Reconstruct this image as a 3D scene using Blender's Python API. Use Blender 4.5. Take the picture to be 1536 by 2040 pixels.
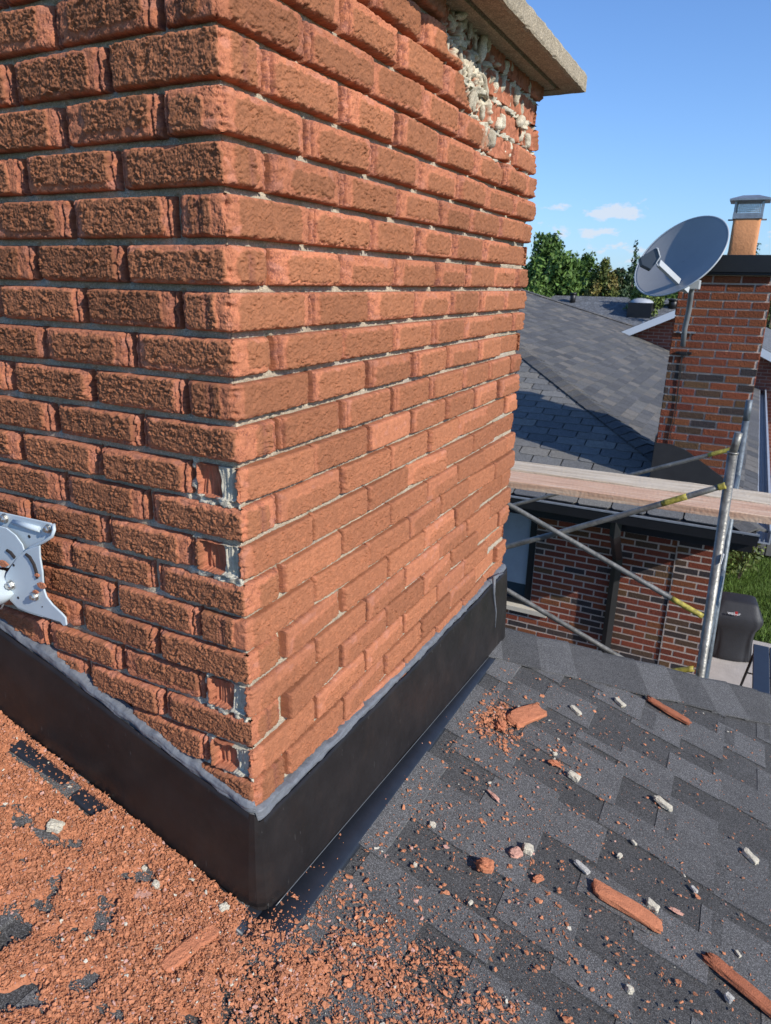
import bpy, bmesh, math, random
import numpy as np
from mathutils import Vector, Matrix
R_ = math.radians
random.seed(7); RNG = np.random.default_rng(11)
for o in list(bpy.data.objects): bpy.data.objects.remove(o)
SC = bpy.context.scene; COL = SC.collection

# ------------------------------------------------------------------ camera, sky, sun, exposure
F, YAW, PITCH, ROLL = 1380.24, 2.04113922, -0.321529187, 0.0213692392
CAM = np.array([0.684578, -0.835498, -0.319085])
def cam_rows():
    f = np.array([math.cos(PITCH)*math.cos(YAW), math.cos(PITCH)*math.sin(YAW), math.sin(PITCH)])
    rt = np.array([math.sin(YAW), -math.cos(YAW), 0]); up = np.cross(rt, f)
    r2 = math.cos(ROLL)*rt + math.sin(ROLL)*up; u2 = -math.sin(ROLL)*rt + math.cos(ROLL)*up
    return r2, u2, f
RT, UP, FW = cam_rows()
cd = bpy.data.cameras.new('camera'); cam = bpy.data.objects.new('camera', cd); COL.objects.link(cam)
m = Matrix.Identity(4)
for i in range(3):
    m[i][0] = RT[i]; m[i][1] = UP[i]; m[i][2] = -FW[i]; m[i][3] = CAM[i]
cam.matrix_world = m
cd.sensor_width = 36; cd.sensor_fit = 'HORIZONTAL'; cd.lens = F/1536*36; cd.clip_start = 0.02; cd.clip_end = 3000
cd.dof.use_dof = True; cd.dof.focus_distance = 1.5; cd.dof.aperture_fstop = 16.0
SC.camera = cam

SUN_DIR = np.array([1.0, -0.305, 0.62]); SUN_DIR /= np.linalg.norm(SUN_DIR)
ELEV = math.asin(SUN_DIR[2]); AZ = math.atan2(SUN_DIR[0], SUN_DIR[1])
world = bpy.data.worlds.new('World'); SC.world = world; world.use_nodes = True
SKY_STRENGTH = 0.092
sun = bpy.data.lights.new('sun', 'SUN'); sun.energy = 5.0; sun.angle = R_(0.5); sun.color = (1.0, 0.955, 0.88)
so = bpy.data.objects.new('sun', sun); COL.objects.link(so)
so.rotation_euler = Vector(SUN_DIR).to_track_quat('Z', 'Y').to_euler()
SC.view_settings.view_transform = 'Standard'; SC.view_settings.look = 'None'
SC.view_settings.exposure = 0.08; SC.view_settings.gamma = 1.0

def at(px, py, Y=None, X=None, Z=None):
    """3D point seen at photograph pixel (px, py) on the plane Y= / X= / Z="""
    d = (px-768)/F*RT - (py-1020)/F*UP + FW
    if Y is not None: t = (Y-CAM[1])/d[1]
    elif X is not None: t = (X-CAM[0])/d[0]
    else: t = (Z-CAM[2])/d[2]
    return CAM + t*d

def build_world():
    nt = world.node_tree; N = nt.nodes; L = nt.links; N.clear()
    out = N.new('ShaderNodeOutputWorld'); bg = N.new('ShaderNodeBackground'); bg.inputs[1].default_value = SKY_STRENGTH
    sky = N.new('ShaderNodeTexSky'); sky.sky_type = 'NISHITA'; sky.sun_disc = False
    sky.sun_elevation = ELEV; sky.sun_rotation = AZ; sky.altitude = 100; sky.air_density = 1.0; sky.dust_density = 0.25; sky.ozone_density = 3.0
    tc = N.new('ShaderNodeTexCoord')
    def M(op, a, b=None, c=None):
        n = N.new('ShaderNodeMath'); n.operation = op
        for i, v in enumerate((a, b, c)):
            if v is None: continue
            if isinstance(v, (int, float)): n.inputs[i].default_value = v
            else: L.new(v, n.inputs[i])
        return n.outputs[0]
    nz = N.new('ShaderNodeTexNoise'); nz.inputs['Scale'].default_value = 34; nz.inputs['Detail'].default_value = 8; nz.inputs['Roughness'].default_value = 0.6
    mp = N.new('ShaderNodeMapping'); mp.inputs['Scale'].default_value = (1, 1, 2.2); L.new(tc.outputs['Generated'], mp.inputs[0]); L.new(mp.outputs[0], nz.inputs['Vector'])
    nz2 = N.new('ShaderNodeTexNoise'); nz2.inputs['Scale'].default_value = 7; nz2.inputs['Detail'].default_value = 6; L.new(mp.outputs[0], nz2.inputs['Vector'])
    sep = N.new('ShaderNodeSeparateXYZ'); L.new(tc.outputs['Generated'], sep.inputs[0])
    tot = None
    # low clouds of the afternoon, each a bank at its own bearing
    for px, py, w, h, amp in [(1228, 424, 42, 12, 1.1), (1105, 411, 45, 7, .6), (1175, 460, 50, 9, .5), (1230, 496, 50, 7, .5), (1075, 440, 30, 10, .3), (1255, 520, 30, 9, .7),
                              (1400, 400, 40, 8, .15), (1500, 470, 60, 16, .3), (1760, 450, 120, 25, .8), (700, 480, 160, 26, .8), (200, 430, 180, 30, .8)]:
        c = (px-768)/F*RT - (py-1020)/F*UP + FW; sc = np.linalg.norm(c); c = c/sc
        hx = np.array([c[1], -c[0], 0]); hx /= np.linalg.norm(hx); vy = np.cross(hx, c)
        def dot(v):
            n = N.new('ShaderNodeVectorMath'); n.operation = 'DOT_PRODUCT'; L.new(tc.outputs['Generated'], n.inputs[0]); n.inputs[1].default_value = tuple(float(q) for q in v); return n.outputs['Value']
        a = M('DIVIDE', dot(hx), w/F/sc); b = M('DIVIDE', M('SUBTRACT', dot(vy), 0.0), h/F/sc)
        r2 = M('ADD', M('MULTIPLY', a, a), M('MULTIPLY', b, b))
        front = M('GREATER_THAN', dot(c), 0.0)
        g = M('MULTIPLY', M('MULTIPLY', M('EXPONENT', M('MULTIPLY', r2, -0.55)), amp), front)
        tot = g if tot is None else M('ADD', tot, g)
    nn = M('ADD', M('MULTIPLY', nz.outputs[0], 2.1), M('MULTIPLY', nz2.outputs[0], 0.6))
    dens = M('MULTIPLY', M('SUBTRACT', M('ADD', M('MULTIPLY', tot, 0.75), M('MULTIPLY', nn, 0.9)), 1.52), 3.8)
    cl = N.new('ShaderNodeClamp'); L.new(dens, cl.inputs[0]); cl.inputs[1].default_value = 0; cl.inputs[2].default_value = 0.8
    dd = M('MULTIPLY', cl.outputs[0], M('GREATER_THAN', tot, 0.03))
    # a thin veil of summer haze brightens the lowest sky
    mx0 = N.new('ShaderNodeMix'); mx0.data_type = 'RGBA'
    hz = M('MULTIPLY', M('EXPONENT', M('MULTIPLY', M('MAXIMUM', sep.outputs[2], 0.0), -7.0)), 0.55)
    tint = N.new('ShaderNodeVectorMath'); tint.operation = 'MULTIPLY'; L.new(sky.outputs[0], tint.inputs[0]); tint.inputs[1].default_value = (1.15, 1.50, 2.0)
    L.new(hz, mx0.inputs[0]); L.new(tint.outputs[0], mx0.inputs[6]); mx0.inputs[7].default_value = (3.6, 5.6, 8.8, 1)
    mx = N.new('ShaderNodeMix'); mx.data_type = 'RGBA'
    L.new(dd, mx.inputs[0]); L.new(mx0.outputs[2], mx.inputs[6]); mx.inputs[7].default_value = (7.6, 8.2, 9.2, 1)
    L.new(mx.outputs[2], bg.inputs[0]); L.new(bg.outputs[0], out.inputs[0])
build_world()

# ------------------------------------------------------------------ helpers
def material(name, color=(.5, .5, .5), rough=.8, metal=0., attr=False, noise=None, bump=None, speck=None, spec=.5, extra=None):
    """noise=(scale, amount) colour variation; bump=(scale, strength, detail); speck=(scale, amount) granules"""
    mt = bpy.data.materials.new(name); mt.use_nodes = True; nt = mt.node_tree; N = nt.nodes; L = nt.links
    b = N['Principled BSDF']; b.inputs['Roughness'].default_value = rough; b.inputs['Metallic'].default_value = metal
    b.inputs['Specular IOR Level'].default_value = spec
    tc = N.new('ShaderNodeTexCoord')
    if attr:
        a = N.new('ShaderNodeAttribute'); a.attribute_name = 'Col'; cur = a.outputs['Color']
    else:
        rgb = N.new('ShaderNodeRGB'); rgb.outputs[0].default_value = (*color, 1); cur = rgb.outputs[0]
    def mul(cur, fac, lo, hi):
        mr = N.new('ShaderNodeMapRange'); mr.inputs['To Min'].default_value = lo; mr.inputs['To Max'].default_value = hi; L.new(fac, mr.inputs[0])
        v = N.new('ShaderNodeVectorMath'); v.operation = 'SCALE'; L.new(cur, v.inputs[0]); L.new(mr.outputs[0], v.inputs['Scale']); return v.outputs[0]
    if noise:
        n = N.new('ShaderNodeTexNoise'); n.inputs['Scale'].default_value = noise[0]; n.inputs['Detail'].default_value = 6; n.inputs['Roughness'].default_value = .65; L.new(tc.outputs['Object'], n.inputs['Vector'])
        mr = N.new('ShaderNodeMapRange'); mr.inputs[1].default_value = .3; mr.inputs[2].default_value = .7; L.new(n.outputs[0], mr.inputs[0])
        cur = mul(cur, mr.outputs[0], 1-noise[1], 1+noise[1])
    if speck:
        v = N.new('ShaderNodeTexVoronoi'); v.inputs['Scale'].default_value = speck[0]; L.new(tc.outputs['Object'], v.inputs['Vector'])
        s = N.new('ShaderNodeSeparateColor'); L.new(v.outputs['Color'], s.inputs[0])
        pw = N.new('ShaderNodeMath'); pw.operation = 'POWER'; pw.inputs[1].default_value = 2.6; L.new(s.outputs[0], pw.inputs[0])
        cur = mul(cur, pw.outputs[0], 1-speck[1]*.55, 1+speck[1]*1.9)
    L.new(cur, b.inputs['Base Color'])
    if bump:
        n = N.new('ShaderNodeTexNoise'); n.inputs['Scale'].default_value = bump[0]; n.inputs['Detail'].default_value = bump[2] if len(bump) > 2 else 4; L.new(tc.outputs['Object'], n.inputs['Vector'])
        bp = N.new('ShaderNodeBump'); bp.inputs['Strength'].default_value = bump[1]; bp.inputs['Distance'].default_value = 1.2/bump[0]; L.new(n.outputs[0], bp.inputs['Height']); L.new(bp.outputs[0], b.inputs['Normal'])
    if extra: extra(N, L, b, tc)
    return mt

def mesh_obj(name, V, Fq=None, mat=None, parent=None, col=None, smooth=False, Ft=None, Fn=None):
    """V (n,3); Fq (k,4) quads; Ft (k,3) triangles; Fn list of n-gons; col per vertex rgb"""
    V = np.asarray(V, np.float32).reshape(-1, 3); me = bpy.data.meshes.new(name)
    loops = []; starts = []; p = 0
    for Fa, k in ((Fq, 4), (Ft, 3)):
        if Fa is not None and len(Fa):
            Fa = np.asarray(Fa, np.int32); loops.append(Fa.ravel()); starts.append(p+np.arange(len(Fa))*k); p += Fa.size
    if Fn:
        for f in Fn: loops.append(np.array(f, np.int32)); starts.append(np.array([p])); p += len(f)
    lo = np.concatenate(loops).astype(np.int32); st = np.concatenate(starts).astype(np.int32)
    me.vertices.add(len(V)); me.vertices.foreach_set('co', V.ravel())
    me.loops.add(len(lo)); me.loops.foreach_set('vertex_index', lo)
    me.polygons.add(len(st)); me.polygons.foreach_set('loop_start', st)
    me.update(calc_edges=True)
    me.polygons.foreach_set('use_smooth', np.full(len(st), bool(smooth)) if np.isscalar(smooth) or isinstance(smooth, bool) else smooth)
    if col is not None:
        at_ = me.color_attributes.new('Col', 'FLOAT_COLOR', 'POINT')
        c = np.ones((len(V), 4), np.float32); c[:, :3] = col; at_.data.foreach_set('color', c.ravel())
    if mat: me.materials.append(mat)
    o = bpy.data.objects.new(name, me); COL.objects.link(o)
    if parent is not None:
        o.parent = parent; o.matrix_parent_inverse = Matrix.Translation(-Vector(parent.location))
    return o

def tag(o, label=None, cat=None, group=None, kind=None):
    if label: o['label'] = label
    if cat: o['category'] = cat
    if group: o['group'] = group
    if kind: o['kind'] = kind
    return o
def empty(name, loc, label, cat, group=None):
    o = bpy.data.objects.new(name, None); COL.objects.link(o); o.location = Vector([float(v) for v in loc]); o.empty_display_size = .1
    return tag(o, label, cat, group)

class MB:
    """collects solids into ONE mesh"""
    def __init__(s): s.V = []; s.Fn = []; s.n = 0; s.C = []
    def add(s, V, Fs, col=None):
        V = [tuple(float(q) for q in v) for v in V]; s.V += V; s.Fn += [[i+s.n for i in f] for f in Fs]; s.n += len(V)
        s.C += [col if col is not None else (1, 1, 1)]*len(V)
    def box(s, lo, hi, col=None, frame=None):
        x0, y0, z0 = lo; x1, y1, z1 = hi
        V = [(x0, y0, z0), (x1, y0, z0), (x1, y1, z0), (x0, y1, z0), (x0, y0, z1), (x1, y0, z1), (x1, y1, z1), (x0, y1, z1)]
        if frame is not None: V = [frame(v) for v in V]
        s.add(V, [(3, 2, 1, 0), (4, 5, 6, 7), (0, 1, 5, 4), (1, 2, 6, 5), (2, 3, 7, 6), (3, 0, 4, 7)], col)
    def tube(s, pts, r, n=12, col=None, caps=True, flat=1.0):
        pts = [np.array(p, float) for p in pts]; rs = r if hasattr(r, '__len__') else [r]*len(pts); rings = []; up = None
        for i, p in enumerate(pts):
            t = (pts[min(i+1, len(pts)-1)]-pts[max(i-1, 0)]); t /= np.linalg.norm(t)+1e-9
            if up is None: up = np.array([0, 0, 1.]) if abs(t[2]) < .9 else np.array([1., 0, 0])
            a = np.cross(t, up); a /= np.linalg.norm(a); b = np.cross(a, t); up = b
            rings.append([p+rs[i]*(math.cos(2*math.pi*k/n)*a+flat*math.sin(2*math.pi*k/n)*b) for k in range(n)])
        V = [v for q in rings for v in q]; Fs = []
        for i in range(len(pts)-1):
            for k in range(n): Fs.append((i*n+k, i*n+(k+1) % n, (i+1)*n+(k+1) % n, (i+1)*n+k))
        if caps: Fs += [tuple(range(n)), tuple(reversed(range((len(pts)-1)*n, len(pts)*n)))]
        s.add(V, Fs, col)
    def prism(s, poly, depth_vec, col=None):
        n = len(poly); P = [np.array(p, float) for p in poly]; Q = [p+np.array(depth_vec) for p in P]
        s.add(P+Q, [tuple(range(n)), tuple(reversed(range(n, 2*n)))]+[(i, i+n, (i+1) % n+n, (i+1) % n) for i in range(n)], col)
    def quad(s, a, b, c, d, col=None): s.add([a, b, c, d], [(0, 1, 2, 3)], col)
    def build(s, name, mat, parent=None, smooth=False, bevel=0, colored=False):
        o = mesh_obj(name, np.array(s.V), mat=mat, parent=parent, Fn=s.Fn, col=np.array(s.C) if colored else None, smooth=False)
        if smooth:
            o.data.polygons.foreach_set('use_smooth', np.array([p.area < 1e9 and len(p.vertices) == 4 for p in o.data.polygons]))
        bm = bmesh.new(); bm.from_mesh(o.data); bmesh.ops.recalc_face_normals(bm, faces=bm.faces); bm.to_mesh(o.data); bm.free()
        if bevel:
            b = o.modifiers.new('bevel', 'BEVEL'); b.width = bevel; b.segments = 2; b.limit_method = 'ANGLE'
        return o

# numpy gradient noise
def _h(ix, iy, seed):
    with np.errstate(over='ignore'):
        h = (ix.astype(np.uint32)*np.uint32(374761393)) ^ (iy.astype(np.uint32)*np.uint32(668265263)) ^ np.uint32((seed*2246822519) & 0xffffffff)
        h = (h ^ (h >> np.uint32(13)))*np.uint32(1274126177); h = h ^ (h >> np.uint32(16))
    return h.astype(np.float32)/4294967296.
def pn(x, y, seed=0):
    """gradient noise about -1..1"""
    xi = np.floor(x); yi = np.floor(y); fx = (x-xi).astype(np.float32); fy = (y-yi).astype(np.float32); xi = xi.astype(np.int64); yi = yi.astype(np.int64)
    u = fx*fx*fx*(fx*(fx*6-15)+10); v = fy*fy*fy*(fy*(fy*6-15)+10)
    def g(i, j):
        a = _h(xi+i, yi+j, seed)*np.float32(6.2831853); return np.cos(a)*(fx-i)+np.sin(a)*(fy-j)
    a = g(0, 0); b = g(1, 0); c = g(0, 1); d = g(1, 1)
    return ((a+(b-a)*u)+((c+(d-c)*u)-(a+(b-a)*u))*v)*1.5
def fbm(x, y, seed=0, o=3, gain=.5):
    r = 0; a = 1; s = 1
    for i in range(o): r = r+a*pn(x*s, y*s, seed+i*17); a *= gain; s *= 2.03
    return r
def vn(x, y, seed=0): return _h(np.floor(x).astype(np.int64), np.floor(y).astype(np.int64), seed)
def sst(a, b, x): t = np.clip((x-a)/(b-a), 0, 1); return t*t*(3-2*t)

def grid_faces(nu, nv, base=0):
    i = np.arange(nu-1)[None, :]; j = np.arange(nv-1)[:, None]; a = base+j*nu+i
    return np.stack([a, a+1, a+1+nu, a+nu], -1).reshape(-1, 4)

# ------------------------------------------------------------------ our chimney (corner edge at the origin, bed joint k at z = -k*H)
H = 0.067; LL = 0.213; LR = 0.2142; W = 7*LR; A = 5*LL
CAP_Z = 0.245
def path(s, d, r):
    """point and outward displacement on the chimney's plan outline, s=0 at the near corner"""
    s = np.asarray(s, float); d = np.asarray(d, float); r = np.broadcast_to(r, s.shape)
    X = np.zeros_like(s); Y = np.zeros_like(s)
    P = 2*(A+W); s = (s+A) % P-A
    faces = [(-A, 0, (-A, 0), (1, 0), (0, -1)), (0, W, (0, 0), (0, 1), (1, 0)), (W, W+A, (0, W), (-1, 0), (0, 1)), (W+A, 2*W+A, (-A, W), (0, -1), (-1, 0))]
    for s0, s1, o, t, n in faces:
        k = (s >= s0) & (s <= s1)
        X[k] = o[0]+t[0]*(s[k]-s0)+n[0]*d[k]; Y[k] = o[1]+t[1]*(s[k]-s0)+n[1]*d[k]
    corners = [(0, (0, 0), (1, 0), (0, 1)), (W, (0, W), (0, 1), (-1, 0)), (W+A, (-A, W), (-1, 0), (0, -1)), (-A, (-A, 0), (0, -1), (1, 0)), (2*W+A, (-A, 0), (0, -1), (1, 0))]
    for sc, o, t0, t1 in corners:
        k = np.abs(s-sc) < r
        if not k.any(): continue
        th = ((s[k]-sc)/r[k]+1)/2*math.pi/2; n0 = (t0[1], -t0[0]); n1 = (t1[1], -t1[0])
        cx = o[0]-t0[0]*r[k]+t1[0]*r[k]; cy = o[1]-t0[1]*r[k]+t1[1]*r[k]
        rr = r[k]+d[k]; inn = rr < 0
        X[k] = cx+rr*np.where(inn, n0[0]+n1[0], n0[0]*np.cos(th)+n1[0]*np.sin(th)); Y[k] = cy+rr*np.where(inn, n0[1]+n1[1], n0[1]*np.cos(th)+n1[1]*np.sin(th))
    return X, Y
def roof_z(x, y): return -1.495-0.31*x-0.075*y

KMIN, KMAX = -4, 22
chimney = empty('brick_chimney', (-A/2, W/2, roof_z(-A/2, W/2)), 'large weathered red brick chimney with spalling faces, concrete cap and black metal base flashing', 'chimney')
def joints(k):
    P = 2*(A+W)
    if k % 2 == 0:
        js = [-LL*i for i in range(1, 5)]+[LR*(i+.5) for i in range(7)]+[W+LL*(i+1.) for i in range(0, 4)]
        js += [W+A+.5*LR+LR*i for i in range(7)]
    else:
        js = [-LL*(i+.5) for i in range(5)]+[LR*(i+1) for i in range(6)]+[W+LL*(i+.5) for i in range(5)]
        js += [W+A+LR*(i+1) for i in range(6)]
    js = sorted(js); return js+[js[0]+P]
# zone of lost brick faces under the cap: damage amount 0..1 on the +X face
def damage(s, z):
    n = .05*pn(s/.09, z/.09, 5)
    # upper far part of the right face; the ragged edge drops towards the far corner
    lim = 0.185-0.72*np.clip(s-0.76, 0, .27)
    a = sst(-.012, .02, z-lim+n)*sst(.74, .80, s+n*.5)*(s < W-.01)*(z > -.10)
    return a
def build_brickwork():
    ss, zz, uu, vv, prm = [], [], [], [], []; faces = []; base = 0; rng = np.random.default_rng(5)
    for k in range(KMIN, KMAX):
        js = joints(k); ztop = -k*H-.0054; zbot = -(k+1)*H+.0054; zbot += rng.normal(0, .0006); ztop += rng.normal(0, .0006)
        for i in range(len(js)-1):
            s0 = js[i]+.0054+rng.normal(0, .0016); s1 = js[i+1]-.0054+rng.normal(0, .0016); L = s1-s0; sm = (s0+s1)/2
            front = (s0 < W+.1) and (s1 > -A*.95); zm = (ztop+zbot)/2
            if front and zm < -1.32 and sm > .3: front = False
            res = .0013 if (front and -.72 < sm < .50) else (.0017 if (front and sm < .95) else (.0022 if front else .009))
            nu = max(6, int(L/res)); nv = max(5, int((ztop-zbot)/res))
            u = np.concatenate([[0], np.linspace(0, L, nu), [L]]); v = np.concatenate([[0], np.linspace(0, ztop-zbot, nv), [ztop-zbot]])
            U, Vv = np.meshgrid(u, v); ring = np.zeros(U.shape, bool); ring[0] = ring[-1] = True; ring[:, 0] = ring[:, -1] = True
            right = sm > 0
            crosses = s0 < 0 < s1
            t = rng.random(16)
            upper = np.clip((zm+.75)/.45, 0, 1) # 1 above about course 6
            if not right:            # left face: split ends, mostly whole centre
                ml = .004+.022*t[0]**1.3; mr = .004+.03*t[1]**1.3; mt_ = .001+.006*t[2]**2*1.2; mb = .001+.008*t[3]**2*1.2
                rc = .004+.010*t[4]; rough = 1.15+.3*t[5]; smoothall = 0
                wl, wr = .010+.014*t[6], .010+.014*t[7]; dl, dr = .004+.006*t[8], .004+.006*t[9]
                if t[10] < .18: ml += .02; mb += .01
            else:
                low = 1-upper
                ml = (.007+.034*t[0])*upper+low*(.000+.003*t[0]); mr = (.006+.028*t[1])*upper+low*(.000+.003*t[1])
                mt_ = (.003+.016*t[2]**1.4)*upper-low*.004; mb = (.001+.008*t[3]**1.6)*upper-low*.004
                if low > .4 and t[10] < .22: mt_ = .012+.01*t[2]; ml = .01+.02*t[0]
                rc = .006+.013*t[4]; rough = .90+.35*t[5]
                wl, wr = (.007+.015*t[6])*(.35+.65*upper), (.007+.015*t[7])*(.35+.65*upper)
                dl, dr = (.003+.0085*t[8])*(.25+.75*upper), (.003+.0085*t[9])*(.25+.75*upper)
            hole = 0
            if crosses and k in (9, 11, 15, 17): hole = 1
            if crosses: # spalled rounded nose at the corner itself
                pass
            cr = .004+.009*t[11]**1.5
            if crosses and hole: cr = .010
            if crosses and k in (1, 3, 5, 7): cr = .014
            off = rng.normal(0, .0012)+(.002*upper if right else 0)
            if abs(sm-W) < .25: off += rng.normal(0, .0055)-(.012 if rng.random() < .15 else 0)
            lay = dict(L=L, Hh=ztop-zbot, ml=ml, mr=mr, mt=mt_, mb=mb, rc=rc, rough=rough, wl=wl, wr=wr, dl=dl, dr=dr, off=off, hole=hole, cr=cr,
                       th=.0012+.0022*t[12], id=float(k*37+i*11), tone=rng.normal(0, .085), tilt=rng.normal(0, .0010), lo=(.10*t[13] if not right else .06*t[13]),
                       smooth=(.8 if t[15] < .04 else 0.0), s0=s0, cross=1. if crosses else 0., gl=(.001+.004*t[11] if k % 2 == 0 else .03), gr=(.016+.018*t[14] if k % 2 else .012+.03*t[14]), lam=(1. if not right else upper+.15), sl=(.0055+.005*t[2] if (t[3] < .82 and (not right or upper > .35)) else 9.), sr=(.0055+.006*t[4] if (t[5] < .82 and (not right or upper > .35)) else 9.), notch=(.045+.02*t[10])*(1 if k % 2 == 0 else -1) if (crosses and t[9] < .8) else 9.)
            
            ss.append((s0+U).ravel()); zz.append((zbot+Vv).ravel()); uu.append(U.ravel()); vv.append(Vv.ravel())
            prm.append((lay, U.size, ring.ravel())); faces.append(grid_faces(U.shape[1], U.shape[0], base)); base += U.size
    S = np.concatenate(ss); Z = np.concatenate(zz); U = np.concatenate(uu); V = np.concatenate(vv); ring = np.concatenate([p[2] for p in prm])
    g = {key: np.repeat(np.array([p[0][key] for p in prm]), [p[1] for p in prm]) for key in prm[0][0]}
    L, Hh = g['L'], g['Hh']; ido = g['id']
    al, ar, ab, atp = U, L-U, V, Hh-V
    n1 = pn(U/.013+ido, V/.011, 3)*.0045+pn(U/.004+ido, V/.004, 4)*.0016
    cx = (g['ml']+L-g['mr'])/2; hx = (L-g['mr']-g['ml'])/2; cy = (g['mb']+Hh-g['mt'])/2; hy = (Hh-g['mt']-g['mb'])/2
    qx = np.abs(U-cx)-hx+g['rc']; qy = np.abs(V-cy)-hy+g['rc']
    sdf = np.hypot(np.maximum(qx, 0), np.maximum(qy, 0))+np.minimum(np.maximum(qx, qy), 0)-g['rc']
    # bricks that turn the corner carry one face patch on each side of it
    def rsdf(a, b):
        cxx, hxx = (a+b)/2, np.maximum((b-a)/2, .001); qx_ = np.abs(U-cxx)-hxx+g['rc']; return np.hypot(np.maximum(qx_, 0), np.maximum(qy, 0))+np.minimum(np.maximum(qx_, qy), 0)-g['rc']
    sc = -g['s0']; two = np.minimum(rsdf(g['ml'], sc-g['gl']), rsdf(sc+g['gr'], L-g['mr'])); sdf = np.where(g['cross'] > 0, two, sdf)
    e = -sdf+n1
    m = sst(-.0012, .0014, e)*(1-g['smooth'])
    # bark-like wire-cut face: wavy crevices, elongated along the brick
    wv = 1.7*pn(U/.024+ido, V/.034, 21)+.75*pn(U/.013+ido, V/.011, 22)+.22*pn(U/.0035+ido, V/.004, 26)
    ph = V/.0092+wv+ido; saw = ph-np.floor(ph); row = _h(np.floor(ph).astype(np.int64), np.floor(ido*7+U/.03+.6*wv).astype(np.int64), 27)
    amp = .0008+.0028*np.clip(.5+.9*pn(U/.017+ido*1.3, V/.012, 23), 0, 1)
    a2 = pn(U/.016+ido*1.7+.3*wv, V/.0055+wv, 24); a3 = pn(U/.0031+ido, V/.0027, 25); a4 = pn(U/.0055-ido, V/.0095, 28); a5 = pn(U/.010-ido*1.3+.4*wv, V/.0042-wv, 89)
    ff = fbm(U/.0125+ido*1.1+.35*wv, V/.0068+.5*wv, 23, 4, .58); T_ = ff*2.3+(1-saw)*1.15; fl_ = np.floor(T_); ter = fl_+sst(0, .45, T_-fl_)
    big = np.clip(.55+.8*pn(U/.03+ido, V/.022, 29), .25, 1.2)
    tex = (ter*.00125-.0008)*big-np.exp(-(a2/.085)**2)*.0020*big-np.exp(-(a5/.08)**2)*.0012+a3*.00048+(row-.5)*.0005-np.exp(-(a4/.08)**2)*.0006
    tex = tex*g['rough']
    # spalled rim: terraces of laminated clay falling to the brick ends
    fl = np.clip((g['wl']-al)/g['wl'], 0, 1)**1.3*g['dl']; fr = np.clip((g['wr']-ar)/g['wr'], 0, 1)**1.3*g['dr']
    ftb = np.clip((.006-atp)/.006, 0, 1)**2*.0025+np.clip((.005-ab)/.005, 0, 1)**2*.002
    drop = fl+fr+ftb*(1-.6*m)
    tn = pn(U/.006+ido, V/.019, 31)*.55+pn(U/.003+ido, V/.006, 32)*.3
    q = drop/.0019+tn*np.clip(drop/.002, 0, 1); terr = np.floor(q)*.0019; fq = q-np.floor(q)
    dropu = .3*drop+.7*np.maximum(terr, 0)
    # cracks running round the spalled rim, like the edges of flaking leaves
    qn = (-e)/.0042+1.1*pn(U/.012+ido, V/.012, 35)+.5*pn(U/.004, V/.005, 36); qf = qn-np.floor(qn); cmask = sst(-.1, .35, pn(U/.016+ido*2, V/.014, 37)+.15)*sst(.0008, .003, -e)*g['lam']*(1-m)
    crk = np.exp(-((qf-.5)/.12)**2)*cmask
    ae = np.minimum(al, ar); q2 = ae/.0042+.9*pn(V/.016, ido, 43)+.5*pn(V/.005, U/.004+ido, 44); f2 = q2-np.floor(q2); crk = np.maximum(crk, np.exp(-((f2-.5)/.14)**2)*sst(.022, .012, ae+.006*pn(V/.02, ido, 45))*g['lam']*sst(-.3, .2, pn(V/.018+ido, U/.03, 46)+.1)*(1-.75*m))
    leaf = (np.floor(qn)*.00035)*cmask*.8
    nt = np.exp(-((S-g['notch'])/.0045)**2)+.6*np.exp(-((S-g['notch']-.007-.002*pn(V/.01, ido, 38))/.0015)**2)+.5*np.exp(-((S-g['notch']+.0075)/.0014)**2); nt = nt*sst(-.5, .1, pn(V/.02, ido, 39)+.25)
    slit = np.maximum(np.exp(-((al-g['sl']-.0025*pn(V/.02, ido, 81))/.0019)**2), np.exp(-((ar-g['sr']-.0025*pn(V/.02, ido, 82))/.0019)**2))
    em = np.minimum(np.minimum(al, ar), np.minimum(ab, atp)); lam2 = .5+.5*g['lam']
    cw = .0012+.0060*np.clip(pn(U/.013+ido, V/.013, 48)+.15, 0, 1)*lam2; chip = (1-sst(0, 1, em/cw))*(.0022+.0055*lam2*np.clip(pn(U/.018+ido, V/.018, 49)+.35, 0, 1))
    cchip = (np.exp(-(S/.013)**2)+np.exp(-((S-W)/.016)**2))*.011*np.clip(pn(V/.028+ido, S/.05, 102)+.6*pn(V/.008, ido, 103)+.05, 0, 1)
    grain = pn(U/.004+ido, V/.004, 33)*.00055+pn(U/.011+ido, V/.009, 34)*.0008
    d = g['off']+m*(g['th']+tex)+(1-m)*(grain-.0006)-dropu*(1-.35*m)-.0020*np.exp(-em/.0022)-chip-slit*.0095-cchip+g['tilt']*(U/L-.5)*6-crk*.0019-leaf-nt*.0036*(1-.3*m)-.0007*np.abs(pn(U/.0022+ido, V/.0022, 40))*(1-m)
    orange = np.array([.435, .158, .080]); brown = np.array([.285, .112, .054]); pink = np.array([.43, .185, .125]); dark = np.array([.17, .062, .048])
    lowr = (1-g['lam'])*(S > 0); lowr = np.clip(lowr*1.15, 0, 1)[:, None]
    og = orange[None]*(1-lowr)+np.array([.40, .150, .076])[None]*lowr; bn = brown[None]*(1-lowr)+np.array([.325, .124, .061])[None]*lowr
    col = og*(1-m[:, None])+bn*m[:, None]
    lam = sst(.0004, .003, drop)*(1-m)
    lk = (.45*lam*sst(-.2, .6, pn(U/.02+ido, V/.02, 47)))[:, None]; col = col*(1-lk)+pink[None]*lk
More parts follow.
